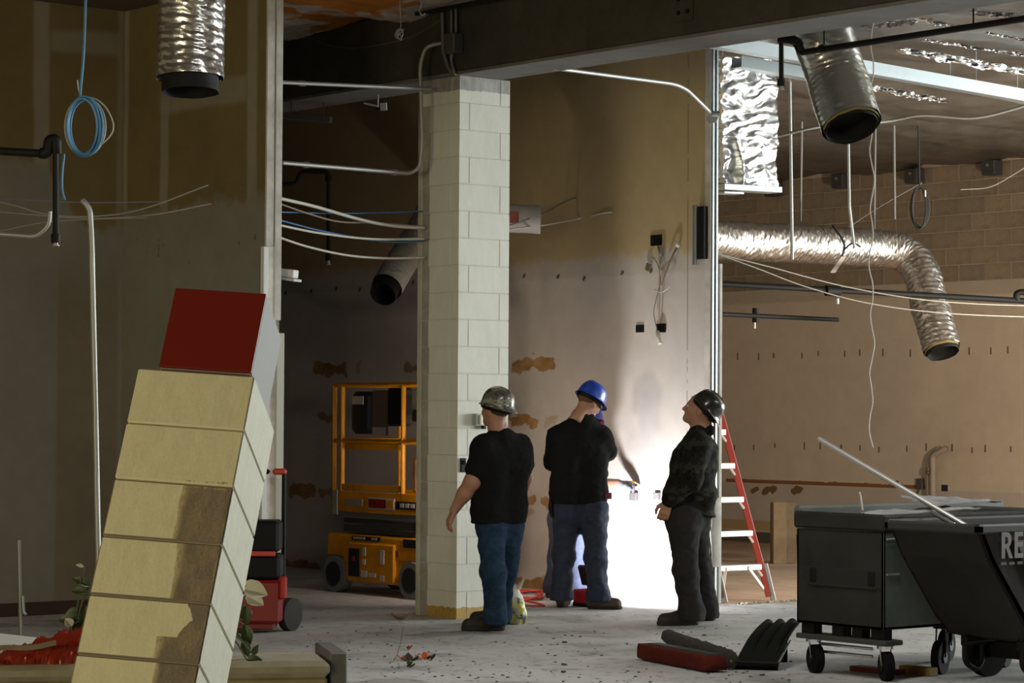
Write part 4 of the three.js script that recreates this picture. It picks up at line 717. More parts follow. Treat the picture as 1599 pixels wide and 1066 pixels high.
// ---------------------------------------------------------------- threaded rods and hanging wires on the right
{
  const rod = (label, pts, d, r, m = mGalv) => single('hanger_rod', label, 'rod', pipe(pts.map(([x, y]) => at(x, y, d)), r, 0.02, 7), m);
  rod('bright hanger rod ending at the start of the long duct', [[1233, 112], [1237, 405]], 23.4, 0.016);
  rod('bent bright hanger rod ending at the strap of the long duct', [[1323, 140], [1326, 320], [1334, 388]], 23.8, 0.015);
  rod('thin grey hanger rod left of the slanting duct', [[1252, 190], [1250, 345]], 26.5, 0.013, mGreyWire);
  rod('thin grey hanger rod right of the slanting duct opening', [[1367, 200], [1365, 360]], 27, 0.012, mGreyWire);
  rod('thin grey hanger rod between the duct opening and the black coil', [[1396, 194], [1397, 342]], 27, 0.014, mGreyWire);
  const wv = []; for (let i = 0; i <= 30; i++) wv.push(at(1361 + 3.2 * Math.sin(i * 1.7) + 1.5 * Math.sin(i * 0.63), 2 + i * 23.2, 18.6));
  single('hanging_wire', 'long kinked white wire dangling from the roof in front of the far wall', 'wire', cable(wv, 0.0048, 180, 5), mWhiteWire);
  single('hanging_wire', 'short white wire end dangling above the dumpster', 'wire', cable([at(1342, 768, 15.3), at(1344, 776, 15.3), at(1347, 797, 15.3)], 0.006, 10, 5), mWhiteWire);
  // black cable coil
  const cg = thing('black_coil', 'black cable coil hanging in front of the far block wall', 'cable coil', at(1437, 358, 27)); const cc = at(1437, 324, 27);
  for (let k = 0; k < 5; k++) { const P = []; for (let i = 0; i <= 48; i++) { const a = i / 48 * Math.PI * 2; P.push(cc.clone().addScaledVector(RIGHT, (0.085 + 0.006 * ((k * 7) % 5 - 2)) * Math.sin(a) + 0.006 * (k - 2)).addScaledVector(UP, (0.225 - 0.004 * k) * Math.cos(a)).addScaledVector(FWD, 0.008 * k)); } wpart(cg, 'loop', sweep(P, () => 0.009, 6, false), mDarkWire); }
  wpart(cg, 'tail', cable([at(1436, 290, 27), at(1435, 240, 27), at(1434, 205, 27), at(1431, 185, 27)], 0.008, 20, 6), mDarkWire); wpart(cg, 'tag', (() => { const q = cbox(0.02, 0.07, 0.01, 0.003); const t = at(1445, 302, 26.95); q.translate(t.x, t.y, t.z); return q; })(), mWhiteWire, 'white tag');
  const sag = (name, label, pts, r, m, n = 50) => single(name, label, 'cable', cable(pts, r, n, 6), m);
  sag('grey_cable', 'grey cable draped under the roof past the duct opening', [at(1205, 215, 22.5), at(1280, 198, 22.5), at(1380, 190, 23), at(1440, 180, 23), at(1520, 184, 23), at(1590, 168, 23), at(1640, 150, 23)], 0.013, mGreyWire);
  sag('grey_cable', 'upper pale cable sagging from the wall end across the far wall', [at(1119, 396, 20.8), at(1200, 416, 21.2), at(1310, 445, 21.8), at(1420, 465, 22.2), at(1520, 474, 22.6), at(1640, 478, 23)], 0.0055, M([0.34, 0.32, 0.28], 0.7), 70);
  sag('grey_cable', 'lower pale cable sagging from the wall end across the far wall', [at(1119, 396, 20.85), at(1180, 418, 21.2), at(1260, 448, 21.6), at(1360, 474, 22), at(1480, 489, 22.4), at(1640, 496, 23)], 0.0055, M([0.34, 0.32, 0.28], 0.7), 70);
  sag('thin_wire', 'thin pale wire slanting behind the long duct', [at(1300, 372, 28), at(1370, 325, 28), at(1440, 285, 28)], 0.006, mGreyWire); sag('thin_wire', 'thin pale wire curling up along the far block wall', [at(1500, 296, 29), at(1545, 292, 29), at(1580, 274, 29), at(1612, 254, 29)], 0.006, mWhiteWire);
  // strap and torn tape on the long duct
  const sg = thing('duct_strap', 'black strap and torn white tape tied round the long duct', 'strap', at(1330, 410, 25.2));
  wpart(sg, 'strap', cable([at(1300, 352, 25.2), at(1316, 375, 25.05), at(1318, 390, 25.05), at(1312, 405, 25.1)], 0.012, 20, 6), mDarkWire); wpart(sg, 'strap', cable([at(1316, 392, 25.05), at(1330, 380, 25), at(1344, 385, 25)], 0.01, 14, 6), mDarkWire);
  wpart(sg, 'tape', grid((u, v) => at(1316 - 18 * v + 8 * u - 2, 400 + 26 * v, 25.0).addScaledVector(FWD, 0.02 * Math.sin(v * 4)), 3, 8, 0.003), M([0.55, 0.52, 0.48], 0.6), 'torn white tape');
}
// junction boxes along the top of the far wall
[[1313, 283, 'left of the black coil'], [1428, 275, 'just above the black coil'], [1549, 262, 'right of the black coil'], [1208, 296, 'under the foil blanket']].forEach(([x, y, t]) => {
  const p = onX(x, y, XR - 0.14), g = thing('junction_box', 'dark junction box on the far wall ' + t, 'junction box', p); part(g, 'box_body', cbox(0.16, 0.18, 0.20, 0.01), M([0.06, 0.06, 0.06], 0.6)); part(g, 'knockout', disc(V(-0.085, 0.03, 0), V(1, 0, 0), 0.02, 0.02, 10), mGalv);
});
// ---------------------------------------------------------------- conduits of the middle opening
{
  const cond = (label, pts, r, cps = [], m = mConduit, rb = 0.12) => { const g = thing('conduit', label, 'conduit', pts[0].clone()); wpart(g, 'tube', pipe(pts, r, rb, 9), m); for (const [p, d] of cps) wpart(g, 'coupling', disc(p, d, r * 1.5, 0.05, 10), m); return g; };
  const d0 = 18.3, e0 = 19.2, dirC = at(660, 140, e0).sub(at(440, 128, d0));
  cond('straight conduit high between the left wall end and the column', [at(432, 128, d0), at(672, 139, e0)], 0.015, [[at(472, 130, 18.7), dirC]]);
  cond('galvanised conduit below it that bends up along the column', [at(441, 254, d0), at(640, 271, e0), at(655, 262, e0), at(659, 230, e0), at(656, 100, e0), at(665, 72, e0), at(692, 67, e0)], 0.016, [[at(478, 257, 18.7), dirC], [at(615, 269, 19.1), dirC]]);
  cond('grey conduit running from the beam box down to the column top', [onX(691, 20, BX0 - .03), onX(692, 80, BX0 - .03), onX(700, 105, BX0 - .02), onX(708, 117, BX0 - .01)], 0.016, [], M([0.16, 0.155, 0.15], 0.5, 0.4), 0.3);
  const g = thing('beam_box', 'dark junction box with two conduits on the beam above the column', 'junction box', onX(708, 84, BX0));
  wpart(g, 'box_body', (() => { const q = cbox(0.1, 0.15, 0.13, 0.01), p = onX(708, 68, BX0 - 0.05); q.translate(p.x, p.y, p.z); return q; })(), M([0.07, 0.068, 0.062], 0.6, 0.2));
  for (const x of [705, 712]) wpart(g, 'conduit', pipe([onX(x, -10, BX0 - .04), onX(x, 55, BX0 - .04)], 0.012, 0.02, 7), M([0.15, 0.145, 0.14], 0.5, 0.4)); wpart(g, 'whip', cable([onX(706, 82, BX0 - .04), onX(705, 95, BX0 - .03), onX(708, 108, BX0 - .03), onX(710, 118, BX0 - .02)], 0.014, 16, 7), M([0.17, 0.165, 0.16], 0.5, 0.4));
  const c2 = cond('long pale conduit below the beam bending down to the wall end', [at(864, 106, 18.75), at(1066, 133, 20.2), at(1113, 180, 20.75)], 0.016, [], mConduit, 0.2);
  wpart(c2, 'clamp', merge([disc(at(1112, 184, 20.74), FWD, 0.045, 0.06, 16), disc(at(1118, 178, 20.72), RIGHT, 0.026, 0.06, 12)]), mGalv);
  // cable bundle
  const cb = (label, ys, r, m, dd = 0) => single('span_cable', label, 'cable', cable(ys.map(([x, y]) => at(x, y, mix(18.3, 19.35, (x - 430) / 232) + dd)), r, 40, 6), m);
  cb('thick white cable sagging between wall end and column', [[434, 309], [490, 322], [560, 342], [610, 352], [662, 356]], 0.013, mWhiteWire);
  cb('thin tan cable just under the thick white cable', [[434, 317], [480, 333], [530, 346], [590, 348], [662, 354]], 0.007, M([0.30, 0.22, 0.16], 0.6), .05);
  cb('taut blue cable between wall end and column', [[434, 331], [540, 333], [662, 330]], 0.006, mBlueWire, .1);
  cb('sagging blue cable under the taut blue one', [[434, 343], [500, 360], [570, 373], [620, 378], [662, 376]], 0.007, mBlueWire);
  cb('white cable sagging below the blue cables', [[434, 351], [500, 364], [580, 373], [662, 373]], 0.009, mWhiteWire, -.05);
  cb('lowest white cable of the bundle', [[434, 370], [480, 385], [540, 398], [600, 403], [662, 402]], 0.009, mWhiteWire);
  // bits on and under the beam
  wpart(g, 'drooping_wire', cable([[440, 68], [475, 57], [520, 72], [570, 73], [640, 58], [690, 30]].map(([x, y]) => onX(x, y, BX0 - 0.004)), 0.005, 60, 5), M([0.10, 0.095, 0.08], 0.7), 'thin wire drooping along the beam');
  const hk = thing('wire_hook', 'silver wire hook and knot dangling in front of the beam', 'wire', at(623, 60, 18.2)); wpart(hk, 'wire', cable([at(624, -10, 18.2), at(625, 20, 18.2), at(626, 40, 18.2), at(624, 46, 18.2)], 0.004, 20, 5), mConduit);
  for (let i = 0; i < 5; i++) { const P = []; for (let k = 0; k <= 16; k++) { const a = k / 16 * 6.28; P.push(at(623 + (6 + i % 3) * Math.cos(a + i) * (i % 2 ? 1 : .6), 52 + (4 + i) * Math.sin(a) + (i - 2) * 1.6, 18.2)); } wpart(hk, 'knot', sweep(P, () => 0.0035, 5, false), mConduit); }
  single('wire_hook', 'small silver wire loop at the top of the beam', 'wire', cable([at(656, -8, 18.2), at(658, 8, 18.2), at(655, 16, 18.2), at(659, 24, 18.2), at(664, 21, 18.2)], 0.006, 24, 5), mConduit);
  single('dark_pipe', 'thin black pipe along the top of the beam', 'pipe', pipe([onX(650, 22, BX0 - 0.12), onX(830, -14, BX0 - 0.12)], 0.016, 0.02, 8), mBlackSteel);
  const sb = thing('soffit_bracket', 'bent white metal bracket under the beam', 'bracket', at(600, 172, 20.3)); wpart(sb, 'hanger', pipe([at(590, 168, 20.3), at(590, 168, 20.3).setY(BY)], 0.006, 0.01, 6), mGalv); wpart(sb, 'arm', bar(at(568, 161, 20.3), at(590, 166, 20.3), 0.03, 0.012), M([0.6, 0.6, 0.6], 0.5, 0.2)); wpart(sb, 'plate', bar(at(594, 167, 20.28), at(604, 166, 20.26), 0.012, 0.06), M([0.7, 0.72, 0.74], 0.5, 0.2)); wpart(sb, 'back', bar(at(586, 170, 20.32), at(598, 170, 20.32), 0.05, 0.02), mBlackSteel);
  single('grey_track', 'dark grey metal track under the beam by the left wall end', 'track', merge([bar(at(440, 180, 20.9), at(517, 187, 20.8), 0.08, 0.05, 0.003), ...[455, 505].map(x => pipe([at(x, 183, 20.85), at(x, 183, 20.85).setY(BY)], 0.006, 0.01, 6))]), M([0.10, 0.10, 0.105], 0.5, 0.3));
  const lt = thing('lamp_end', 'broken end of a white lamp housing behind the left wall end', 'lamp', at(450, 440, 18.45)); wpart(lt, 'housing', bar(at(432, 425, 18.45), at(462, 428, 18.4), 0.10, 0.06, 0.006), M([0.62, 0.60, 0.58], 0.6)); wpart(lt, 'lip', bar(at(432, 433, 18.45), at(465, 438, 18.38), 0.12, 0.02, 0.004), M([0.5, 0.49, 0.47], 0.6));
}
// white wrapped duct end on the partition, with its tie wires
{
  const c = onX(800, 345, XW), g = thing('wrapped_duct', 'white wrapped duct stub with red print beside the column', 'duct', c.clone());
  const P = [at(770, 340, 21.4), at(800, 341, 21.4), at(825, 342, 21.4), at(838, 343, 21.4), at(845, 343, 21.4)];
  wpart(g, 'wrap', sweep(new THREE.CatmullRomCurve3(P).getPoints(24), (l, a, k) => 0.118 * (k > 0.93 ? Math.sqrt(Math.max(0.03, 1 - ((k - 0.93) / 0.08) ** 2)) : 1) * (1 + 0.05 * N3(Math.cos(a) * 2, Math.sin(a) * 2, l * 6)), 28), M([0.44, 0.40, 0.37], 0.7));
  wpart(g, 'print', grid((u, v) => at(796 + u * 14, 330 + v * 18, 21.27).addScaledVector(FWD, 0.006 * Math.cos((v - .5) * 2.5)), 4, 4, 0.003), M([0.30, 0.08, 0.06], 0.7), 'faded red print');
  const w1 = (l, pts, r, m) => wpart(g, 'tie_wire', cable(pts, r, 24, 5), m, l);
  w1('grey tie wire rising to the wall', [at(795, 352, 21.2), at(845, 335, 21.4), onX(880, 316, XW - .05), onX(899, 309, XW - .02)], 0.006, mGreyWire);
  w1('white tie wire running to the wall', [at(795, 358, 21.2), at(845, 352, 21.4), onX(900, 342, XW - .03), onX(940, 333, XW - .03), onX(956, 331, XW - .02)], 0.008, mWhiteWire);
}
// loose wires at the opened outlets of the partition
{
  const X = XW - 0.03, w1 = (l, pts, r, m, n = 'outlet_wire') => single(n, l, 'wire', cable(pts.map(([x, y, o = 0]) => onX(x, y, X - o)), r, 40, 5), m);
  w1('pink stripped wires hanging down to the right outlet box', [[1032, 384], [1031, 410, .03], [1030, 440, .03], [1030, 470, .02], [1029, 505]], 0.006, M([0.42, 0.25, 0.22], 0.6));
  w1('grey wire looping beside the stripped wires', [[1012, 418], [1018, 402, .02], [1028, 415, .03], [1031, 440, .02], [1024, 470, .03], [1021, 490, .02], [1026, 515]], 0.005, mGreyWire);
  w1('brown cable curving out to the upper right of the outlets', [[1058, 385], [1050, 400, .04], [1040, 425, .06], [1033, 445, .05]], 0.008, M([0.22, 0.16, 0.13], 0.6));
  w1('white wire tied across the stripped wires', [[1022, 452, .02], [1032, 456, .05], [1040, 452, .05], [1046, 446, .03]], 0.005, mWhiteWire);
  const t = onX(1028, 530, X), g = thing('cable_stub', 'white cable stub hanging below the right outlet box', 'cable', t); wpart(g, 'stub', cable([onX(1027, 518, X), onX(1028, 526, X - .03), onX(1031, 537, X - .03)], 0.018, 12, 8), M([0.7, 0.68, 0.6], 0.6));
  const b = onX(1058, 382, X); single('wire_nut', 'small white wire nut at the end of the brown cable', 'wire nut', ball(b, 0.022, 1, 1.2, 1), M([0.7, 0.68, 0.62], 0.5)); const b2 = onX(1012, 417, X); single('wire_tag', 'small brown tag on the wall left of the stripped wires', 'tag', (() => { const q = cbox(0.02, 0.06, 0.05, 0.004); q.rotateX(0.4); q.translate(b2.x, b2.y, b2.z); return q; })(), M([0.14, 0.10, 0.05], 0.7));
  const q2 = onX(1031, 395, X); single('wire_whip', 'short grey conduit whip below the upper outlet box', 'conduit', pipe([onX(1028, 384, X), onX(1032, 398, X - .02), onX(1031, 412, X)], 0.013, 0.05, 8), mGalv);
}
// ---------------------------------------------------------------- left corner: blue coil, conduits, wires
{
  const d = 15.0, c = at(132, 198, d), g = thing('blue_coil', 'blue cable coil hanging from the ceiling on its own cable', 'cable coil', at(132, 246, d));
  const mats = [M([0.10, 0.30, 0.52], 0.45), M([0.07, 0.24, 0.44], 0.45), M([0.12, 0.34, 0.56], 0.45), M([0.40, 0.42, 0.42], 0.5)];
  for (let k = 0; k < 9; k++) { const P = [], rx = 0.098 + 0.012 * ((k * 5) % 4 - 1.5) * 0.6, ry = 0.168 + 0.005 * ((k * 3) % 4 - 1.5), ox = 0.005 * ((k * 7) % 5 - 2); for (let i = 0; i <= 56; i++) { const a = i / 56 * Math.PI * 2; P.push(c.clone().addScaledVector(RIGHT, rx * Math.sin(a) + ox).addScaledVector(UP, ry * Math.cos(a)).addScaledVector(FWD, 0.012 * (k - 4) * (0.6 + 0.4 * Math.cos(a)))); } wpart(g, 'loop', sweep(P, () => 0.0062, 6, false), mats[k % 4]); }
  wpart(g, 'hanging_cable', cable([at(134, -60, d), at(133, 20, d), at(130, 90, d), at(126, 135, d), at(125, 155, d)], 0.0085, 30, 7), mats[1]); wpart(g, 'tail', cable([at(121, 125, d), at(123, 140, d), at(127, 152, d)], 0.005, 10, 5), mWhiteWire);
  wpart(g, 'loose_loop', cable([at(130, 150, d), at(152, 156, d), at(168, 172, d), at(177, 195, d), at(172, 212, d), at(155, 228, d), at(140, 240, d)], 0.0045, 40, 5), M([0.45, 0.43, 0.36], 0.6)); wpart(g, 'lower_tail', cable([at(100, 240, d), at(97, 270, d), at(97, 295, d), at(101, 312, d)], 0.008, 20, 6), mats[1]);
  const cl = (label, pts, dd, r, m, rb = 0.1) => single('conduit', label, 'conduit', pipe(pts.map(([x, y]) => at(x, y, dd)), r, rb, 9), m);
  cl('tall bright conduit with bent top standing in the left corner', [[128, 312], [140, 326], [143, 380], [150, 700], [157, 1049]], 15.2, 0.018, mConduit, 0.2);
  cl('short conduit hook beside the black sprinkler drop', [[-40, 362], [56, 370], [76, 352], [78, 330]], 14.2, 0.0125, mConduit, 0.15);
  const st = thing('standing_pipe', 'thin grey pipe with a clamp standing up behind the planter wall', 'pipe', onY(33, 990)); const sd = onY(33, 990).dot(FWD); wpart(st, 'tube', pipe([onY(33, 990), at(30, 843, sd)], 0.016, 0.02, 9), mConduit); wpart(st, 'clamp', pipe([at(36, 930, sd - .03), at(37, 955, sd - .03), at(41, 960, sd - .03)], 0.012, 0.02, 8), mGalv);
  const fw = (label, pts, dd, r, m) => single('thin_wire', label, 'cable', cable(pts.map(([x, y]) => at(x, y, dd)), r, 60, 5), m);
  const mFaint = M([0.26, 0.245, 0.21], 0.7);
  fw('upper pale wire strung across the left corner', [[-30, 310], [20, 320], [70, 334], [140, 338], [220, 327], [325, 289]], 15.6, 0.005, mFaint); fw('middle pale wire strung across the left corner', [[-30, 328], [60, 336], [150, 341], [240, 335], [330, 318]], 15.7, 0.005, mFaint);
  fw('lower pale wire dipping behind the sprinkler drop', [[-30, 368], [40, 352], [90, 345], [160, 342], [230, 340]], 15.8, 0.004, mFaint); fw('faint violet wire across the left corner', [[-30, 308], [60, 313], [140, 316], [260, 315]], 15.9, 0.004, M([0.17, 0.16, 0.2], 0.7));
}

// ================================================================ bins on the right
const mBin = M([0.030, 0.030, 0.027], 0.6, 0, { specularIntensity: 0.35, map: wornTex, bumpMap: grainTex, bumpScale: 0.0015 }), mBin2 = M([0.028, 0.026, 0.024], 0.65, 0, { specularIntensity: 0.35, map: wornTex, bumpMap: grainTex, bumpScale: 0.002 });
function caster(g, x, z, r, w, top, yaw, m) {               // fork, stem and wheel as one part with its wheel below it
  const ax = V(Math.cos(yaw), 0, Math.sin(yaw)), s = wpart(g, 'caster', merge([disc(V(x, top - 0.012, z), UP, 0.05, 0.016, 14), ...[-1, 1].map(k => bar(V(x, top - 0.02, z).addScaledVector(ax, k * (w / 2 + 0.006)), V(x, r, z).addScaledVector(ax, k * (w / 2 + 0.006)).add(V(-ax.z * 0.02, 0, ax.x * 0.02)), 0.035, 0.006))]), m || mChrome, 'bright metal fork');
  const q = part(s, 'wheel', disc(V(x - ax.z * 0.02, r, z + ax.x * 0.02), ax, r, w, 24), mRubber); part(s, 'hub', disc(V(x - ax.z * 0.02, r, z + ax.x * 0.02), ax, r * 0.35, w + 0.02, 14), mBlackSteel); return s;
}
const DX = 11.12, DZ = -10.15, DW = 0.70, DL = 1.62;
{
  const x0 = DX, x1 = DX + DL, z0 = DZ - DW, z1 = DZ, g = thing('black_dumpster', 'black rolling dumpster with shiny casters and debris on top', 'dumpster', V(x0 + DL / 2, 0, z0 + DW / 2));
  const P = (n, q, m, l) => wpart(g, n, q, m, l), yb = 0.295, yt = 0.86;
  P('floor_panel', wbox(x0, x1, yb, yb + 0.02, z0, z1), mBin); P('front_panel', wbox(x0, x0 + 0.02, yb, yt, z0, z1, 0.004), mBin); P('back_panel', wbox(x1 - 0.02, x1, yb, yt, z0, z1, 0.004), mBin);
  P('side_panel', wbox(x0, x1, yb, yt, z1 - 0.02, z1, 0.004), M([0.12, 0.14, 0.13], 0.5, 0.1, { map: wornTex }), 'side panel in lighter grey green for its lit face'); P('side_panel', wbox(x0, x1, yb, yt, z0, z0 + 0.02, 0.004), mBin);  // lit side coloured lighter than the front, daylight put into the panel colour
  const e = 0.018, ry0 = 0.865, ry1 = 0.965, mRim = M([0.12, 0.13, 0.12], 0.5, 0, { map: wornTex });
  P('rim', wbox(x0 - e, x0 + 0.03, ry0, ry1, z0 - e, z1 + e, 0.014), mBin, 'black rim'); P('rim', wbox(x0, x1 + e, ry0, ry1, z1 - 0.03, z1 + e, 0.014), mBin); P('rim', wbox(x0, x1 + e + 0.25, ry0 + 0.03, ry1 + 0.03, z0 - e - 0.02, z0 + 0.03, 0.014), mRim, 'grey green far rim'); P('rim', wbox(x1 - 0.03, x1 + e, ry0, ry1, z0 - e, z1 + e, 0.014), mRim);
  P('recess', wbox(x0 - 0.004, x0 + 0.006, 0.53, 0.64, z0 + 0.08, z1 - 0.02, 0.004), M([0.012, 0.012, 0.011], 0.6)); for (const z of [z0 + 0.14, z1 - 0.09]) P('bracket', wbox(x0 - 0.014, x0, 0.55, 0.63, z - 0.025, z + 0.025, 0.005), mBlackSteel);
  P('handle_lip', wbox(x0 - 0.012, x0 + 0.004, 0.525, 0.54, z0 + 0.1, z1 - 0.05, 0.005), mBin); for (const y of [0.815, 0.61]) P('corner_clip', wbox(x0 + 0.02, x0 + 0.13, y, y + 0.012, z1, z1 + 0.01, 0.002), mGalv);
  for (const [a, b] of [[z0 + 0.02, z0 + 0.12], [z0 + 0.27, z0 + 0.36], [z0 + 0.43, z0 + 0.51], [z1 - 0.12, z1 - 0.02]]) P('foot', wbox(x0 + 0.02, x0 + 0.10, 0.235, yb, a, b, 0.004), mBlackSteel);
  P('dolly_plate', wbox(x0 - 0.02, x0 + 0.14, 0.205, 0.235, z0 + 0.01, z1 + 0.03, 0.006), M([0.06, 0.065, 0.06], 0.5, 0.3)); P('dolly_plate', wbox(x1 - 0.25, x1, 0.235, yb, z0, z1, 0.006), mBlackSteel);
  for (const y of [0.175, 0.13]) P('dolly_rod', pipe([V(x0 + 0.06, y, z0 + 0.14), V(x0 + 0.06, y, z1 - 0.14)], 0.009, 0.02, 8), mChrome);
  caster(g, x0 + 0.05, z0 + 0.10, 0.085, 0.05, 0.205, 0.4); caster(g, x0 + 0.05, z1 - 0.03, 0.085, 0.05, 0.205, 0.5); caster(g, x0 + 0.62, z1 - 0.10, 0.10, 0.05, 0.29, 1.2, mBlackSteel); caster(g, x0 + 1.25, z1 - 0.14, 0.10, 0.05, 0.29, 1.2, mBlackSteel); caster(g, x0 + 1.25, z0 + 0.1, 0.10, 0.05, 0.29, 1.2, mBlackSteel);
  // what lies in it
  single('crumpled_tarp', 'crumpled black tarp in the front of the dumpster', 'tarp', metreUV(grid((u, v) => { const x = mix(x0 + 0.04, x0 + 0.75, u), z = mix(z1 - 0.05, z0 + 0.05, v); return V(x, 0.76 + 0.11 * Math.sin(Math.PI * u) * Math.sin(Math.PI * v) + 0.12 * fbm(x * 5, z * 7, 3), z); }, 50, 50, 0.006)), M([0.010, 0.010, 0.010], 0.6, 0, { specularIntensity: 0.4 }));
  single('tarp_fill', 'dark rubble filling the rear of the dumpster', 'rubble', metreUV(grid((u, v) => { const x = mix(x0 + 0.72, x1 - 0.04, u), z = mix(z1 - 0.05, z0 + 0.05, v); return V(x, 0.72 + 0.16 * fbm(x * 7, z * 7, 5), z); }, 50, 40, 0.02)), M([0.06, 0.055, 0.05], 0.9));
  const sheet = (label, pts, c, sd) => single('cardboard_sheet', label, 'sheet', metreUV(grid((u, v) => { const q = pts[0].clone().lerp(pts[1], u).lerp(pts[3].clone().lerp(pts[2], u), v); q.y += 0.025 * N3(u * 3, v * 3, sd) + 0.008 * N3(u * 9, v * 9, sd); return q; }, 24, 16, 0.005)), M(c, 0.8));
  sheet('pale grey sheet lying across the front of the dumpster', [V(x0 + 0.06, 0.955, z1 - 0.12), V(x0 + 0.95, 0.985, z1 - 0.08), V(x0 + 1.0, 0.975, z1 - 0.45), V(x0 + 0.25, 0.955, z1 - 0.42)], [0.36, 0.35, 0.35], 3);
  sheet('bent grey sheet standing up at the middle of the dumpster', [V(x0 + 0.62, 1.005, z1 - 0.20), V(x0 + 1.35, 1.02, z1 - 0.24), V(x0 + 1.3, 1.02, z1 - 0.50), V(x0 + 0.70, 1.05, z1 - 0.50)], [0.28, 0.275, 0.28], 6);
}
const font = await new (await import('three/addons/loaders/FontLoader.js')).FontLoader().loadAsync('fonts/droid/droid_sans_bold.typeface.json');
const { TextGeometry } = await import('three/addons/geometries/TextGeometry.js');
const RX = 11.06, RZ0 = -10.05, RZ1 = -9.385;
{ // tilt truck
  const g = thing('tilt_truck', 'black tilt truck bin with white letters, beside the dumpster', 'bin', V(RX + 0.9, 0, (RZ0 + RZ1) / 2)), P = (n, q, m, l) => wpart(g, n, q, m, l);
  const prof = [[RX + 0.01, 0.90], [RX + 0.10, 0.74], [RX + 0.40, 0.37], [RX + 0.52, 0.27], [RX + 0.70, 0.235], [RX + 1.25, 0.26], [RX + 1.55, 0.42], [RX + 1.85, 0.90]];
  const shp = (ps) => { const s = new THREE.Shape(); ps.forEach(([x, y], i) => i ? s.lineTo(x, y) : s.moveTo(x, y)); s.closePath(); return s; };
  const ext = (ps, z0, z1, b = 0.012) => { const q = new THREE.ExtrudeGeometry(shp(ps), { depth: z1 - z0 - 2 * b, bevelEnabled: true, bevelThickness: b, bevelSize: b * 0.6, bevelSegments: 2 }); q.translate(0, 0, z0 + b); return metreUV(q); };
  const inner = prof.map(([x, y]) => { const cx = RX + 0.95, cy = 0.90; const d = Math.hypot(x - cx, y - cy); const k = (d - 0.03) / d; return [cx + (x - cx) * k, y >= 0.9 ? y : cy + (y - cy) * k]; });
  P('hull', ext([...prof, ...inner.slice().reverse()], RZ0, RZ1, 0.01), mBin2); P('side_panel', ext(prof, RZ1 - 0.03, RZ1, 0.01), mBin2); P('side_panel', ext(prof, RZ0, RZ0 + 0.03, 0.01), mBin2);
  // raised side panel with the letters, set inside the sloping border
  const pan = [[RX + 0.30, 0.84], [RX + 0.36, 0.74], [RX + 0.62, 0.40], [RX + 0.78, 0.34], [RX + 1.2, 0.36], [RX + 1.42, 0.46], [RX + 1.68, 0.84]];
  const sp = P('letter_panel', ext(pan, RZ1 - 0.004, RZ1 + 0.022, 0.008), M([0.065, 0.062, 0.065], 0.55, 0, { map: wornTex }), 'dark grey letter panel');
  const tp = onZ(1561, 872, RZ1 + 0.024), letters = new TextGeometry('RE', { font, size: 0.148, depth: 0.003, curveSegments: 4 }); letters.scale(0.86, 1, 1); letters.translate(tp.x, tp.y, tp.z); const lt = part(sp, 'lettering', letters, M([0.30, 0.29, 0.30], 0.8), 'white letters RE');
  const tp2 = onZ(1563, 880, RZ1 + 0.024); for (let i = 0; i < 3; i++) part(sp, 'small_print', wbox(tp2.x + i * 0.07, tp2.x + i * 0.07 + 0.045, tp2.y - 0.008, tp2.y + 0.008, tp2.z, tp2.z + 0.003, 0.001), M([0.16, 0.155, 0.16], 0.8));
  const rimM = M([0.030, 0.030, 0.029], 0.5), ry = 0.905;
  P('rim', wbox(RX - 0.03, RX + 0.02, ry - 0.02, ry + 0.035, RZ0 - 0.02, RZ1 + 0.025, 0.012), rimM); P('rim', wbox(RX - 0.03, RX + 1.92, ry - 0.02, ry + 0.035, RZ1 - 0.02, RZ1 + 0.025, 0.012), rimM); P('rim', wbox(RX - 0.03, RX + 1.92, ry - 0.02, ry + 0.04, RZ0 - 0.02, RZ0 + 0.025, 0.012), rimM); P('rim', wbox(RX + 1.85, RX + 1.92, ry - 0.02, ry + 0.035, RZ0 - 0.02, RZ1 + 0.025, 0.012), rimM);
  const zc = (RZ0 + RZ1) / 2;
  P('axle_frame', merge([wbox(RX + 0.50, RX + 1.5, 0.20, 0.26, RZ0 + 0.1, RZ0 + 0.15, 0.006), wbox(RX + 0.50, RX + 1.5, 0.20, 0.26, RZ1 - 0.15, RZ1 - 0.1, 0.006), wbox(RX + 0.75, RX + 0.85, 0.12, 0.22, RZ0 + 0.06, RZ1 - 0.06, 0.006)]), mBlackSteel);
  for (const z of [RZ0 + 0.05, RZ1 - 0.06]) { const wl = P('wheel', disc(V(RX + 0.80, 0.15, z), V(0, 0, 1), 0.15, 0.06, 28), mRubber); part(wl, 'hub', disc(V(RX + 0.80, 0.15, z + (z > zc ? 0.03 : -0.03)), V(0, 0, 1), 0.05, 0.012, 18), mBlackSteel).position.set(0, 0, 0); }
  for (const [x, z] of [[RX + 0.52, RZ0 + 0.12], [RX + 0.52, RZ1 - 0.12], [RX + 1.35, zc + 0.1]]) { const q = P('guard_loop', pipe([V(x, 0.30, z), V(x, 0.10, z), V(x + 0.10, 0.055, z), V(x + 0.15, 0.10, z), V(x + 0.15, 0.30, z)], 0.018, 0.05, 8), mBlackSteel); }
  caster(g, RX + 1.45, zc, 0.10, 0.05, 0.21, 1.57, mBlackSteel);
}
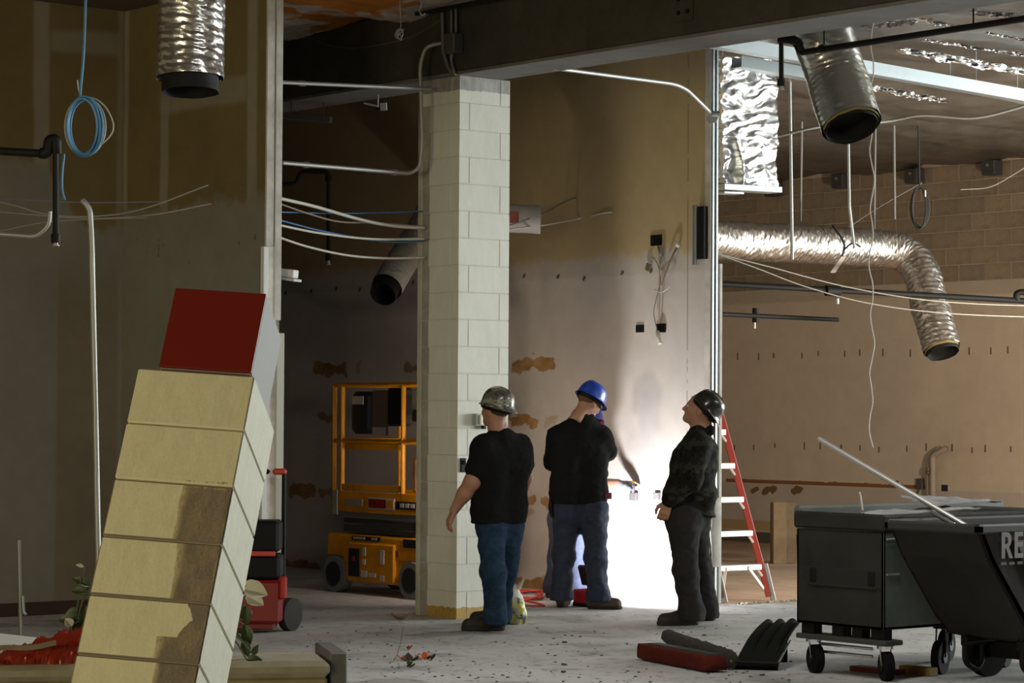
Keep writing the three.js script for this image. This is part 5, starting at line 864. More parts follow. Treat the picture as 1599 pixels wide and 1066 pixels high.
// loose tubes thrown into the bins
single('metal_tube', 'long thin metal tube sticking up out of the bins', 'tube', (() => { const a = at(1279, 685, 15.55), b = at(1512, 823, 14.75); return pipe([a, b], 0.0155, 0.02, 12); })(), M([0.78, 0.78, 0.79], 0.42, 0.85));
single('metal_tube', 'short dark tube end beside the long metal tube', 'tube', pipe([at(1454, 799, 14.85), at(1490, 819, 14.7)], 0.013, 0.02, 10), M([0.45, 0.45, 0.46], 0.3, 0.9));
{ // things under the dumpster
  const p = V(DX + 0.30, 0, DZ - 0.55), q = V(DX + 0.42, 0, DZ - 0.14);
  single('red_plank', 'red strip lying under the dumpster', 'strip', wbox(p.x, p.x + 0.1, 0, 0.03, p.z, p.z + 0.35), M([0.10, 0.01, 0.01], 0.7)); single('yellow_level', 'yellow bar lying under the dumpster', 'tool', wbox(q.x, q.x + 0.08, 0.0, 0.05, q.z - 0.12, q.z + 0.12), M([0.20, 0.12, 0.015], 0.6));
}
// ================================================================ brooms, scoop, bag, cord
{
  const A = onY(1013, 1030), B = onY(1117, 1050), g = thing('red_broom', 'red broom head lying on the concrete in front of the dumpster', 'broom', A.clone().lerp(B, 0.5)), u = V(0, 1, 0), dir = B.clone().sub(A).normalize(), sd = dir.clone().cross(UP).normalize(); if (sd.dot(FWD) > 0) sd.negate();
  const prof = (k, a, b) => grid((s, t) => { const p = A.clone().lerp(B, s), th = t * Math.PI * 2; const cs = Math.cos(th), sn = Math.sin(th); const q = p.addScaledVector(sd, a * Math.sign(cs) * Math.abs(cs) ** 0.5).add(V(0, b + b * Math.sign(sn) * Math.abs(sn) ** 0.6, 0)); return q; }, 10, 28);
  const block = sweep([A.clone().addScaledVector(dir, -0.02).add(V(0, .06, 0)), A.clone().addScaledVector(dir, 0.03).add(V(0, .055, 0)), B.clone().addScaledVector(dir, -0.03).add(V(0, .055, 0)), B.clone().addScaledVector(dir, 0.01).add(V(0, .06, 0))], (l, a) => { const c = Math.abs(Math.cos(a)), s = Math.abs(Math.sin(a)); return Math.min(0.045 / Math.max(c, 1e-3), 0.072 / Math.max(s, 1e-3)); }, 32);
  wpart(g, 'broom_block', metreUV(block), M([0.11, 0.016, 0.012], 0.8, 0, { map: wornTex, specularIntensity: 0.3 }), 'worn red block');
  wpart(g, 'bristles', (() => { const q = bar(A.clone().add(V(0, .085, 0)).addScaledVector(sd, -0.02).addScaledVector(dir, .02), B.clone().add(V(0, .085, 0)).addScaledVector(sd, -0.02).addScaledVector(dir, -.02), 0.10, 0.05, 0.012); return q; })(), M([0.035, 0.028, 0.022], 0.95), 'dark dirty bristles');
  const C = onY(1043, 1008), D = onY(1140, 1046), h = thing('dark_brush', 'dark shaggy brush lying across the floor behind the red broom', 'brush', C.clone().lerp(D, 0.5));
  const PP = []; for (let i = 0; i <= 90; i++) PP.push(C.clone().lerp(D, i / 90).add(V(0, 0.062, 0)));
  wpart(h, 'brush_head', sweep(PP, (l, a, k) => 0.052 * (1 + 0.22 * N3(Math.cos(a) * 5, Math.sin(a) * 5, l * 40) * sst(0.25, 0.5, k) + 0.12 * N3(Math.cos(a) * 2, Math.sin(a) * 2, l * 12)) * (0.9 + 0.15 * k), 40), M([0.045, 0.042, 0.038], 1));
  wpart(h, 'socket', pipe([D.clone().add(V(0, 0.05, 0)), onY(1174, 1040).add(V(0, 0.045, 0))], 0.014, 0.02, 8), M([0.20, 0.10, 0.05], 0.6));
  // ribbed scoop
  const q0 = onY(1148, 1033, 0.05), q1 = onY(1216, 1036, 0.045), q3 = at(1190, 975, 16.3), q2 = at(1256, 973, 16.0);
  const s = thing('ribbed_scoop', 'black ribbed plastic scoop leaning against the dumpster', 'scoop', q0.clone().lerp(q1, 0.5).setY(0));
  wpart(s, 'blade', metreUV(grid((u, v) => { const p = q0.clone().lerp(q1, u).lerp(q3.clone().lerp(q2, u), v); const rib = Math.abs(Math.sin(u * Math.PI * 3.5)) ** 0.7 * 0.035 * sst(0.12, 0.4, v); p.y += rib + 0.03 * Math.sin(Math.PI * v); return p; }, 84, 20, 0.006)), M([0.010, 0.011, 0.009], 0.8, 0, { specularIntensity: 0.25 }));
  wpart(s, 'side_wall', metreUV(grid((u, v) => { const p = q0.clone().lerp(q1, u); p.y = mix(0.0, p.y, v); return p.addScaledVector(FWD, 0.05 * (1 - v)); }, 6, 4, 0.01)), mBlackPlastic); wpart(s, 'wear_strip', bar(q1.clone().add(V(0, 0.01, 0)), q1.clone().lerp(q2, 0.45).add(V(0, 0.03, 0)), 0.012, 0.008), M([0.12, 0.12, 0.12], 0.4));
  wpart(s, 'rear_support', bar(q2.clone().lerp(q3, 0.5).setY(0.0), q2.clone().lerp(q3, 0.5).add(V(0, -0.01, 0)), 0.28, 0.03), mBlackPlastic);
  // plastic bag behind the left man's heel
  const b = onY(806, 974), bg = thing('plastic_bag', 'yellow and white plastic bag on the floor behind the left man', 'bag', b);
  const bagTex = tex(256, 256, (u, v) => { const n = fbm(u * 6, v * 5, 3), n2 = fbm(u * 14, v * 10, 5); return v > 0.62 + 0.15 * n ? [0.62, 0.60, 0.56] : n2 > 0.12 ? [0.45, 0.43, 0.30] : n > 0.1 ? [0.10, 0.10, 0.11] : [0.42, 0.38, 0.03]; });
  wpart(bg, 'bag_body', grid((u, v) => { const a = u * Math.PI * 2, r = 0.095 * Math.sin(Math.PI * clamp(0.16 + 0.80 * v)) ** 0.7 * (1 - 0.35 * v) * (1 + 0.25 * N3(Math.cos(a) * 1.6, Math.sin(a) * 1.6, v * 4)); return b.clone().addScaledVector(RIGHT, r * Math.cos(a) - 0.03 * v).addScaledVector(FWD, r * Math.sin(a) * 0.9).add(V(0, v * 0.30, 0)); }, 40, 30), M(0xffffff, 0.35, 0, { map: bagTex, side: THREE.DoubleSide, transmission: 0.12 }));
  wpart(bg, 'bag_ear', grid((u, v) => b.clone().add(V(0, 0.26 + 0.07 * v - 0.02 * Math.abs(u - .5), 0)).addScaledVector(RIGHT, 0.0 + 0.05 * v + (u - 0.5) * 0.06 * (1 - 0.8 * v)).addScaledVector(FWD, 0.02 * Math.sin(u * 5)), 6, 6, 0.002), M([0.7, 0.68, 0.64], 0.4), 'white bag tip');
  // red extension cord
  const cp = []; for (let i = 0; i <= 60; i++) { const t = i / 60 * Math.PI * 2 * 3.2, w = 1 + 0.15 * Math.sin(i * 1.3); const p = onY(818 + 25 * w * Math.cos(t) + i * 0.1, 932 + 6 * w * Math.sin(t)); cp.push(V(p.x, 0.008 + 0.004 * (i / 12), p.z)); } cp.push(onY(800, 945).setY(0.008), onY(850, 947).setY(0.008), onY(815, 942).setY(0.03));
  single('extension_cord', 'coiled red extension cord on the floor at the foot of the partition', 'cord', cable(cp, 0.0085, 320, 6), M([0.62, 0.05, 0.03], 0.5));
  // crushed orange flower
  const f = onY(640, 1030), fg = thing('crushed_flower', 'crushed orange flowers and leaves lying on the concrete floor', 'flower', f), mO = M([0.55, 0.10, 0.015], 0.6, 0, { side: THREE.DoubleSide }), mG = M([0.05, 0.06, 0.02], 0.7), mDk = M([0.045, 0.035, 0.03], 0.8);
  const petal = (px, py, n, m, nm, sz) => { for (let i = 0; i < n; i++) { const c = onY(px + rr(-5, 5), py + rr(-2, 2)), a = rr(0, 6.28), t = rr(0.3, 1.0); wpart(fg, nm, grid((u, v) => c.clone().add(V(Math.cos(a) * u * sz + Math.sin(a) * (v - .5) * sz * Math.sin(Math.PI * clamp(u, .05, .95)), 0.004 + u * sz * t + 0.006 * Math.sin(v * 6), Math.sin(a) * u * sz - Math.cos(a) * (v - .5) * sz * Math.sin(Math.PI * clamp(u, .05, .95)))), 5, 4, 0.002), m); } };
  petal(632, 1028, 4, mO, 'petal', 0.035); petal(661, 1028, 5, mO, 'petal', 0.04); petal(638, 1014, 2, M([0.30, 0.07, 0.03], 0.6), 'petal', 0.03);
  petal(640, 1031, 5, mDk, 'leaf', 0.04); petal(670, 1030, 3, mDk, 'leaf', 0.035); petal(636, 1041, 3, mG, 'leaf', 0.035); wpart(fg, 'stem', cable([onY(615, 1031).setY(0.004), onY(622, 1024).setY(0.03), onY(628, 1012).setY(0.10), onY(629, 1006).setY(.12)], 0.002, 14, 4), mDk);
  const lf = onY(625, 968); single('dry_leaf', 'curled dry leaf on the floor at the foot of the block column', 'leaf', grid((u, v) => lf.clone().addScaledVector(RIGHT, (u - .5) * 0.13).addScaledVector(FWD, (v - .5) * 0.05 * Math.sin(Math.PI * clamp(u, .05, .95))).add(V(0, 0.004 + 0.035 * (u - .5) ** 2 * 4 + 0.02 * (v - .5) ** 2 * 4, 0)), 10, 5, 0.002), M([0.16, 0.10, 0.04], 0.8));
}
// crumbs on the floor and along the slab edge: nobody could count them
{
  const chips = [], tans = [];
  const chip = (p, s, hgt, arr) => { const q = new THREE.IcosahedronGeometry(s, 0); const a = q.attributes.position; for (let i = 0; i < a.count; i++) { const k = 1 + 0.5 * N3(a.getX(i) * 60 + p.x * 9, a.getY(i) * 60, a.getZ(i) * 60 + p.z * 9); a.setXYZ(i, a.getX(i) * k * 1.4, a.getY(i) * hgt * k, a.getZ(i) * k); } q.rotateY(rnd() * 6); q.translate(p.x, p.y + s * hgt * 0.6, p.z); q.computeVertexNormals(); arr.push(q); };
  for (let i = 0; i < 300; i++) { const px = rr(470, 1240), py = 975 + 95 * rnd() ** 0.8; const p = onY(px, py); if (Math.abs(p.x - 12) < 0.3 && p.z < -15) continue; const clump = N3(p.x * 1.3, 4, p.z * 1.3); if (clump < -0.15 && rnd() < 0.7) continue; chip(p, rr(0.003, 0.010) * (rnd() < 0.07 ? 1.9 : 1), 0.45, chips); }
  for (let i = 0; i < 260; i++) { const x = rr(14.56, 17.5), p = V(x, rnd() < 0.5 ? 0 : LOW, 0); p.z = p.y === 0 ? ZS + rr(0.01, 0.10) : ZS - rr(0.02, 0.5); chip(p, rr(0.006, 0.022), 0.6, tans); }
  const mk = (name, label, arr, m) => { const q = single(name, label, 'debris', merge(arr), m); q.userData.kind = 'stuff'; };
  mk('floor_debris', 'dark crumbs of debris scattered over the concrete floor', chips, M([0.07, 0.06, 0.05], 0.9)); mk('edge_rubble', 'pale rubble crumbs along the slab edge by the ladder', tans, M([0.45, 0.38, 0.30], 0.9));
}
// ================================================================ far shop: crate, plumbing, boxes
{
  const c = onY(1225, 880, LOW), d = c.dot(FWD), s = FOCAL / d, w = 37 / s / 1.0, h = 96 / s; const g = thing('plywood_crate', 'upright plywood crate on the tan floor right of the ladder', 'crate', c), mP = M([0.24, 0.17, 0.095], 0.8, 0, { map: wornTex });
  const bas = new THREE.Matrix4().makeBasis(RIGHT, UP, FWD.clone().negate()), T = (q, r, u, f) => { bas.setPosition(c.clone().addScaledVector(RIGHT, r).addScaledVector(UP, u).addScaledVector(FWD, f)); q.applyMatrix4(bas); return q; };
  wpart(g, 'front_board', T(cbox(w * 0.55, h, 0.02, 0.003), -w * 0.2, h / 2, 0), mP); wpart(g, 'shaded_side_board', T(cbox(w * 0.45, h - 0.01, 0.02, 0.003), w * 0.29, h / 2, 0.06), M([0.19, 0.135, 0.08], 0.8, 0, { map: wornTex })); wpart(g, 'back_board', T(cbox(w, h - 0.02, 0.2, 0.003), 0, h / 2, 0.18), mP);  // side board faces forward; its shade is a darker copy of the plywood
  const X = XR - 0.12, pp = (label, pts, r, m) => single('plumbing_pipe', label, 'pipe', pipe(pts.map(([x, y, o = 0]) => onX(x, y, X - o)), r, 0.08, 10), m), mPv = M([0.44, 0.38, 0.32], 0.6);
  pp('left plumbing stub pipe on the far wall above the dumpster', [[1450, 866], [1450, 722], [1456, 708], [1468, 699]], 0.026, mPv); pp('right thicker plumbing stub pipe on the far wall above the dumpster', [[1457, 866, .06], [1457, 712, .06], [1463, 707, .06], [1478, 700, .06]], 0.036, mPv);
  const v = onX(1450, 735, X - 0.04); single('pipe_valve', 'small brass valve on the left plumbing stub pipe', 'valve', merge([disc(v, UP, 0.034, 0.09, 10), ball(v.clone().add(V(-0.03, -0.02, 0.02)), 0.025)]), M([0.24, 0.18, 0.10], 0.5, 0.4));
  const b = onX(1437, 755, XR - 0.03), bx = thing('outlet_box', 'grey outlet box with a cord on the far wall', 'outlet box', b); part(bx, 'box_body', cbox(0.05, 0.13, 0.10, 0.006), M([0.09, 0.085, 0.08], 0.6)); part(bx, 'cord', cable([V(-0.02, -0.06, 0), V(-0.03, -0.12, -0.03), V(-0.02, -0.09, -0.18)], 0.008, 14, 6), mDarkWire);
}

// ================================================================ people
function isoMesh(sdf, lo, hi, cell) {                        // surface nets on a regular grid
  const nx = Math.ceil((hi.x - lo.x) / cell) + 1, ny = Math.ceil((hi.y - lo.y) / cell) + 1, nz = Math.ceil((hi.z - lo.z) / cell) + 1;
  const val = new Float32Array(nx * ny * nz), id = (i, j, k) => (k * ny + j) * nx + i;
  for (let k = 0; k < nz; k++) for (let j = 0; j < ny; j++) for (let i = 0; i < nx; i++) val[id(i, j, k)] = sdf(lo.x + i * cell, lo.y + j * cell, lo.z + k * cell);
  const vid = new Int32Array(nx * ny * nz).fill(-1), pos = [], nor = [];
  for (let k = 0; k < nz - 1; k++) for (let j = 0; j < ny - 1; j++) for (let i = 0; i < nx - 1; i++) {
    let m = 0; const v = []; for (let c = 0; c < 8; c++) { const q = val[id(i + (c & 1), j + ((c >> 1) & 1), k + (c >> 2))]; v.push(q); if (q < 0) m |= 1 << c; }
    if (m === 0 || m === 255) continue;
    let x = 0, y = 0, z = 0, n = 0;
    for (let a = 0; a < 8; a++) for (const d of [1, 2, 4]) { if (a & d) continue; const b = a | d; if ((v[a] < 0) === (v[b] < 0)) continue; const t = v[a] / (v[a] - v[b]); x += (a & 1) + (d === 1 ? t : 0); y += ((a >> 1) & 1) + (d === 2 ? t : 0); z += (a >> 2) + (d === 4 ? t : 0); n++; }
    vid[id(i, j, k)] = pos.length / 3; const X = lo.x + (i + x / n) * cell, Y = lo.y + (j + y / n) * cell, Z = lo.z + (k + z / n) * cell; pos.push(X, Y, Z);
    const e = cell * 0.6, gx = sdf(X + e, Y, Z) - sdf(X - e, Y, Z), gy = sdf(X, Y + e, Z) - sdf(X, Y - e, Z), gz = sdf(X, Y, Z + e) - sdf(X, Y, Z - e), l = Math.hypot(gx, gy, gz) || 1; nor.push(gx / l, gy / l, gz / l);
  }
  const idx = [], quad = (a, b, c, d, flip) => { if (a < 0 || b < 0 || c < 0 || d < 0) return; flip ? idx.push(a, c, b, a, d, c) : idx.push(a, b, c, a, c, d); };
  for (let k = 0; k < nz - 1; k++) for (let j = 0; j < ny - 1; j++) for (let i = 0; i < nx - 1; i++) {
    const s = val[id(i, j, k)] < 0;
    if (j && k && s !== (val[id(i + 1, j, k)] < 0)) quad(vid[id(i, j - 1, k - 1)], vid[id(i, j, k - 1)], vid[id(i, j, k)], vid[id(i, j - 1, k)], !s);
    if (i && k && s !== (val[id(i, j + 1, k)] < 0)) quad(vid[id(i - 1, j, k - 1)], vid[id(i - 1, j, k)], vid[id(i, j, k)], vid[id(i, j, k - 1)], !s);
    if (i && j && s !== (val[id(i, j, k + 1)] < 0)) quad(vid[id(i - 1, j - 1, k)], vid[id(i, j - 1, k)], vid[id(i, j, k)], vid[id(i - 1, j, k)], !s);
  }
  const g = new THREE.BufferGeometry(); g.setAttribute('position', new THREE.Float32BufferAttribute(pos, 3)); g.setAttribute('normal', new THREE.Float32BufferAttribute(nor, 3)); g.setIndex(idx); return g;
}
const smin = (a, b, k) => { const h = Math.max(k - Math.abs(a - b), 0) / k; return Math.min(a, b) - h * h * k * 0.25; };
function capsules(list, k, wr = 0, wf = 9) {                 // list of [a, b, ra, rb]
  const C = list.map(([a, b, ra, rb]) => { const dx = b.x - a.x, dy = b.y - a.y, dz = b.z - a.z; return [a.x, a.y, a.z, dx, dy, dz, 1 / Math.max(1e-9, dx * dx + dy * dy + dz * dz), ra, rb ?? ra]; });
  return (x, y, z) => {
    let d = 1e3;
    for (const c of C) { const px = x - c[0], py = y - c[1], pz = z - c[2]; let t = (px * c[3] + py * c[4] + pz * c[5]) * c[6]; t = t < 0 ? 0 : t > 1 ? 1 : t; const qx = px - c[3] * t, qy = py - c[4] * t, qz = pz - c[5] * t; const e = Math.sqrt(qx * qx + qy * qy + qz * qz) - (c[7] + (c[8] - c[7]) * t); d = d > 1 ? Math.min(d, e) : smin(d, e, k); }
    if (wr && Math.abs(d) < 0.06) d += wr * (N3(x * wf, y * wf * 1.3, z * wf) + 0.5 * N3(x * wf * 2.3 + 5, y * wf * 3.2, z * wf * 2.3));
    return d;
  };
}
function bounds(list, pad) { const b = new THREE.Box3(); for (const [a, c, ra, rb] of list) for (const [p, r] of [[a, ra], [c, rb ?? ra]]) { b.expandByPoint(V(p.x - r, p.y - r, p.z - r)); b.expandByPoint(V(p.x + r, p.y + r, p.z + r)); } b.expandByScalar(pad); return b; }
const cutBelow = (f, h, n = null) => (x, y, z) => Math.max(f(x, y, z), h - y);
const cutPlane = (f, p, n) => (x, y, z) => Math.max(f(x, y, z), (x - p.x) * n.x + (y - p.y) * n.y + (z - p.z) * n.z);   // keeps the side the normal points away from
// head in its own frame: x to its left, y up, z out of the face
const headSDF = (x, y, z) => {
  const el = (cx, cy, cz, rx, ry, rz) => { const a = (x - cx) / rx, b = (y - cy) / ry, c = (z - cz) / rz, k = Math.sqrt(a * a + b * b + c * c); return (k - 1) * Math.min(rx, ry, rz); };
  const cap = (ax, ay, az, bx, by, bz, r) => { const px = x - ax, py = y - ay, pz = z - az, dx = bx - ax, dy = by - ay, dz = bz - az; let t = (px * dx + py * dy + pz * dz) / (dx * dx + dy * dy + dz * dz + 1e-9); t = clamp(t); return Math.hypot(px - dx * t, py - dy * t, pz - dz * t) - r; };
  let d = smin(el(0, 0.035, -0.012, 0.075, 0.092, 0.096), el(0, -0.045, 0.030, 0.056, 0.064, 0.058), 0.05);
  d = smin(d, el(0, -0.088, 0.066, 0.026, 0.022, 0.024), 0.03); d = smin(d, cap(-0.03, 0.026, 0.074, 0.03, 0.026, 0.074, 0.012), 0.02);
  d = smin(d, cap(-0.034, -0.018, 0.066, -0.03, -0.02, 0.06, 0.02), 0.02); d = smin(d, cap(0.034, -0.018, 0.066, 0.03, -0.02, 0.06, 0.02), 0.02);
  for (const s of [-1, 1]) d = -smin(-d, el(s * 0.03, 0.004, 0.094, 0.016, 0.011, 0.014), 0.012);
  d = smin(d, cap(0, 0.016, 0.080, 0, -0.022, 0.104, 0.0105), 0.014); d = smin(d, el(0, -0.026, 0.100, 0.016, 0.011, 0.014), 0.01);
  d = smin(d, cap(-0.018, -0.054, 0.079, 0.018, -0.054, 0.079, 0.008), 0.008); d = smin(d, cap(-0.016, -0.066, 0.077, 0.016, -0.066, 0.077, 0.009), 0.008); d = -smin(-d, cap(-0.018, -0.060, 0.090, 0.018, -0.060, 0.090, 0.003), 0.004);
  for (const s of [-1, 1]) { d = smin(d, el(s * 0.078, 0.0, -0.008, 0.010, 0.033, 0.021), 0.008); d = -smin(-d, el(s * 0.089, 0.002, -0.004, 0.007, 0.018, 0.010), 0.006); }
  d = smin(d, cap(0, -0.04, -0.02, 0, -0.17, -0.045, 0.056), 0.04);
  return d;
};
function basisOf(fwd, upHint) { const z = fwd.clone().normalize(), x = upHint.clone().cross(z).normalize(), y = z.clone().cross(x); return [x, y, z]; }
function frameM(o, [x, y, z]) { return new THREE.Matrix4().makeBasis(x, y, z).setPosition(o); }
const headGeo = isoMesh(headSDF, V(-0.115, -0.20, -0.135), V(0.115, 0.15, 0.135), 0.0045);
const hairGeo = (low, fr) => isoMesh((x, y, z) => { const k = Math.hypot(x / 0.0835, (y - 0.035) / 0.1, (z + 0.014) / 0.105); let d = (k - 1) * 0.083 + 0.0025 * N3(x * 90, y * 90, z * 90); d = Math.max(d, low - y + 0.3 * z); d = Math.max(d, z - fr); return Math.max(d, -((Math.hypot(x / 0.07, (y - 0.035) / 0.088, (z + 0.012) / 0.09) - 1) * 0.07)); }, V(-0.11, -0.1, -0.14), V(0.11, 0.16, 0.12), 0.006);
// hard hat in head space: lathed dome, short brim drawn out to a peak in front
function hatGeo() {
  const P = [[0.0, 0.118], [0.03, 0.1165], [0.06, 0.109], [0.085, 0.094], [0.102, 0.072], [0.112, 0.044], [0.117, 0.012], [0.119, -0.002], [0.130, -0.008], [0.131, -0.013], [0.117, -0.009], [0.111, -0.004], [0.108, 0.03], [0.095, 0.07], [0.06, 0.1], [0, 0.11]].map(([x, y]) => new THREE.Vector2(x, y));
  const g = new THREE.LatheGeometry(P, 56), p = g.attributes.position;
  for (let i = 0; i < p.count; i++) { let x = p.getX(i), y = p.getY(i), z = p.getZ(i); const r = Math.hypot(x, z), ridge = y > 0.03 ? 0.006 * Math.exp(-((x / 0.016) ** 2)) * sst(0.03, 0.08, y) : 0; if (r > 0.118 && z > 0) { const k = sst(0.0, 0.12, z); z += 0.024 * k; y -= 0.008 * k; } else if (r > 0.118) { y -= 0.004; } p.setXYZ(i, x * 0.94, (y > 0 ? y * 1.10 : y) + ridge, z * 1.06); }
  g.computeVertexNormals(); return g;
}
const hatG = hatGeo();
// five-fingered hand: w wrist, d direction to the knuckles, n back of the hand, t side of the thumb, curl in radians per joint
function handList(w, d, n, t, curl, spread = 0.06, sc = 1) {
  const L = [], D = d.clone().normalize(), T = t.clone().addScaledVector(D, -t.dot(D)).normalize(), Nn = n.clone().addScaledVector(D, -n.dot(D)).addScaledVector(T, -n.dot(T)).normalize();
  const P = (a, b, c) => w.clone().addScaledVector(D, a * sc).addScaledVector(T, b * sc).addScaledVector(Nn, c * sc);
  for (const b of [-0.028, -0.01, 0.01, 0.027]) L.push([P(0.005, b * 0.7, 0), P(0.085, b, 0), 0.016 * sc, 0.014 * sc]);
  [[-0.031, 0.052, 0.0085], [-0.0105, 0.068, 0.0095], [0.010, 0.073, 0.0098], [0.030, 0.066, 0.0095]].forEach(([b, len, r], i) => {
    let p = P(0.085, b, 0.002), a = curl * 0.8; const sp = (b / 0.03) * spread;
    for (const [f, k] of [[0.45, 1], [0.32, 0.9], [0.26, 0.78]]) { const q = p.clone().addScaledVector(D, Math.cos(a) * len * f * sc * 1.15).addScaledVector(Nn, -Math.sin(a) * len * f * sc * 1.15).addScaledVector(T, sp * len * f * sc); L.push([p, q, r * k * sc, r * k * 0.92 * sc]); p = q; a += curl; }
  });
  let p = P(0.022, 0.026, -0.006), q = P(0.052, 0.054, -0.016), r = P(0.082, 0.060, -0.022 - 0.012 * curl), s = P(0.106, 0.054, -0.028 - 0.02 * curl);
  L.push([p, q, 0.017 * sc, 0.0125 * sc], [q, r, 0.0115 * sc, 0.0105 * sc], [r, s, 0.0102 * sc, 0.0085 * sc]);
  return L;
}
function boot(heel, toe, ankle, r = 0.048) {                // capsules of a work boot standing on the floor
  const d = toe.clone().sub(heel).setY(0), L = d.length(); d.normalize(); const p = (t, h) => heel.clone().addScaledVector(d, t * L).setY(h);
  return { sole: [[p(0.08, 0.02), p(0.45, 0.018), 0.034, 0.036], [p(0.45, 0.018), p(0.9, 0.018), 0.038, 0.036]], top: 0.026, upper: [[p(0.06, 0.06), p(0.5, 0.055), 0.046, 0.046], [p(0.45, 0.055), p(0.88, 0.046), 0.046, 0.042], [p(0.16, 0.07), ankle.clone().lerp(p(0.18, 0.12), 0.3), 0.05, 0.052]] };
}
function person(o) {
  const g = thing('person', o.label, 'person', o.base);
  const W = (n, geo, m, l) => wpart(g, n, geo, m, l);
  const build = (list, k, cell, wr, wf, cuts = []) => { let f = capsules(list, k, wr, wf); const b = bounds(list, 0.05); for (const [p, n] of cuts) f = cutPlane(f, p, n); return metreUV(isoMesh(f, b.min, b.max, cell), 6); };
  // body: head, neck, trunk, limbs and hands in one mesh
  const hf = basisOf(o.head.fwd, o.head.up), hm = frameM(o.head.c, hf), parts = [];
  const core = build(o.body, 0.035, 0.014, 0, 9); parts.push(core);
  const hg = headGeo.clone(); hg.applyMatrix4(hm); parts.push(metreUV(hg, 6));
  for (const h of o.hands || []) { const f = capsules(h, 0.010), b = bounds(h, 0.015); parts.push(metreUV(isoMesh(f, b.min, b.max, 0.0042), 6)); }
  const body = W('body', merge(parts), o.skin);
  // eyes
  for (const s of [-1, 1]) { const q = ball(V(s * 0.03, 0.004, 0.079), 0.0125, 1, 1, 1, 12); q.applyMatrix4(hm); W('eye', q, M([0.55, 0.52, 0.48], 0.3)); }
  if (o.hair) { const q = hairGeo(...o.hair.shape).clone(); q.applyMatrix4(hm); W('hair', q, o.hair.mat); }
  for (const c of o.clothes) {
    if (c.name !== 'boot') { W(c.name, build(c.list, c.k ?? 0.05, c.cell ?? 0.013, c.wr ?? 0.007, c.wf ?? 9, c.cuts), c.mat, c.label); continue; }
    const f = capsules([...c.b.sole, ...c.b.upper], 0.03, 0.002, 30), bb = bounds([...c.b.sole, ...c.b.upper], 0.02), bt = W('boot', metreUV(isoMesh(cutBelow(f, 0.024), bb.min, bb.max, 0.008), 6), c.mat, c.label);
    const sl = c.b.sole.map(([p, q, r, s]) => [p, q, r + 0.010, s + 0.010]), fs = capsules(sl, 0.02), sb = bounds(sl, 0.02), fsole = (x, y, z) => Math.max(fs(x, y, z), y - 0.030, 0.002 - y);
    const sm = part(bt, 'sole', metreUV(isoMesh(fsole, sb.min, sb.max, 0.007), 6), mSole, 'dark rubber sole'); sm.position.set(0, 0, 0);
  }
  if (o.hat) { const hb = basisOf(o.hat.fwd || o.head.fwd, o.hat.up || o.head.up), m = frameM(o.head.c.clone().addScaledVector(hb[1], o.hat.lift ?? 0.040).addScaledVector(hb[2], o.hat.back ?? -0.012), hb); const q = hatG.clone(); q.applyMatrix4(m); const hat = W('hard_hat', metreUV(q, 8), o.hat.mat, o.hat.label); if (o.hat.band) { const b = new THREE.TorusGeometry(0.1, 0.013, 8, 40); b.rotateX(Math.PI / 2); b.scale(0.93, 1.8, 1.10); b.translate(0, -0.016, 0); b.applyMatrix4(m); const bm = part(hat, 'head_band', b, o.hat.band); bm.position.set(0, 0, 0); } }
  return { g, W, hm, hf };
}
const skinM = M([0.36, 0.18, 0.115], 0.6), mTee = M([0.010, 0.010, 0.0105], 0.95, 0, { specularIntensity: 0.15, bumpMap: weaveTex, bumpScale: 0.0015 }), mSole = M([0.02, 0.018, 0.016], 0.8), mBootK = M([0.018, 0.015, 0.013], 0.7), mBootB = M([0.085, 0.055, 0.04], 0.8);
const denimTex = tex(256, 256, (u, v) => { const n = tileN(u, v, 7, 4), w = tileN(u, v, 60, 8); const g = 1 + 0.45 * n + 0.5 * w; return [0.018 * g, 0.036 * g, 0.068 * g]; });
const mJean = M(0xffffff, 0.9, 0, { specularIntensity: 0.2, map: denimTex, bumpMap: weaveTex, bumpScale: 0.0015 }), mJeanD = M([0.9, 0.62, 0.66], 0.9, 0, { map: denimTex, bumpMap: weaveTex, bumpScale: 0.0015 });
const camoTex = (a, b, c, f) => tex(256, 256, (u, v) => { const n = tileN(u, v, f, 4), m = tileN(u, v, f + 1, 9); return n > 0.1 ? a : m > 0.08 ? b : c; });
const mCamoHat = M(0xffffff, 0.35, 0, { map: camoTex([0.24, 0.23, 0.18], [0.02, 0.02, 0.018], [0.11, 0.10, 0.075], 5), clearcoat: 0.5 }), mCamoCoat = M(0xffffff, 0.85, 0, { map: camoTex([0.030, 0.028, 0.021], [0.006, 0.006, 0.006], [0.014, 0.014, 0.011], 5), specularIntensity: 0.2, bumpMap: weaveTex, bumpScale: 0.002 });

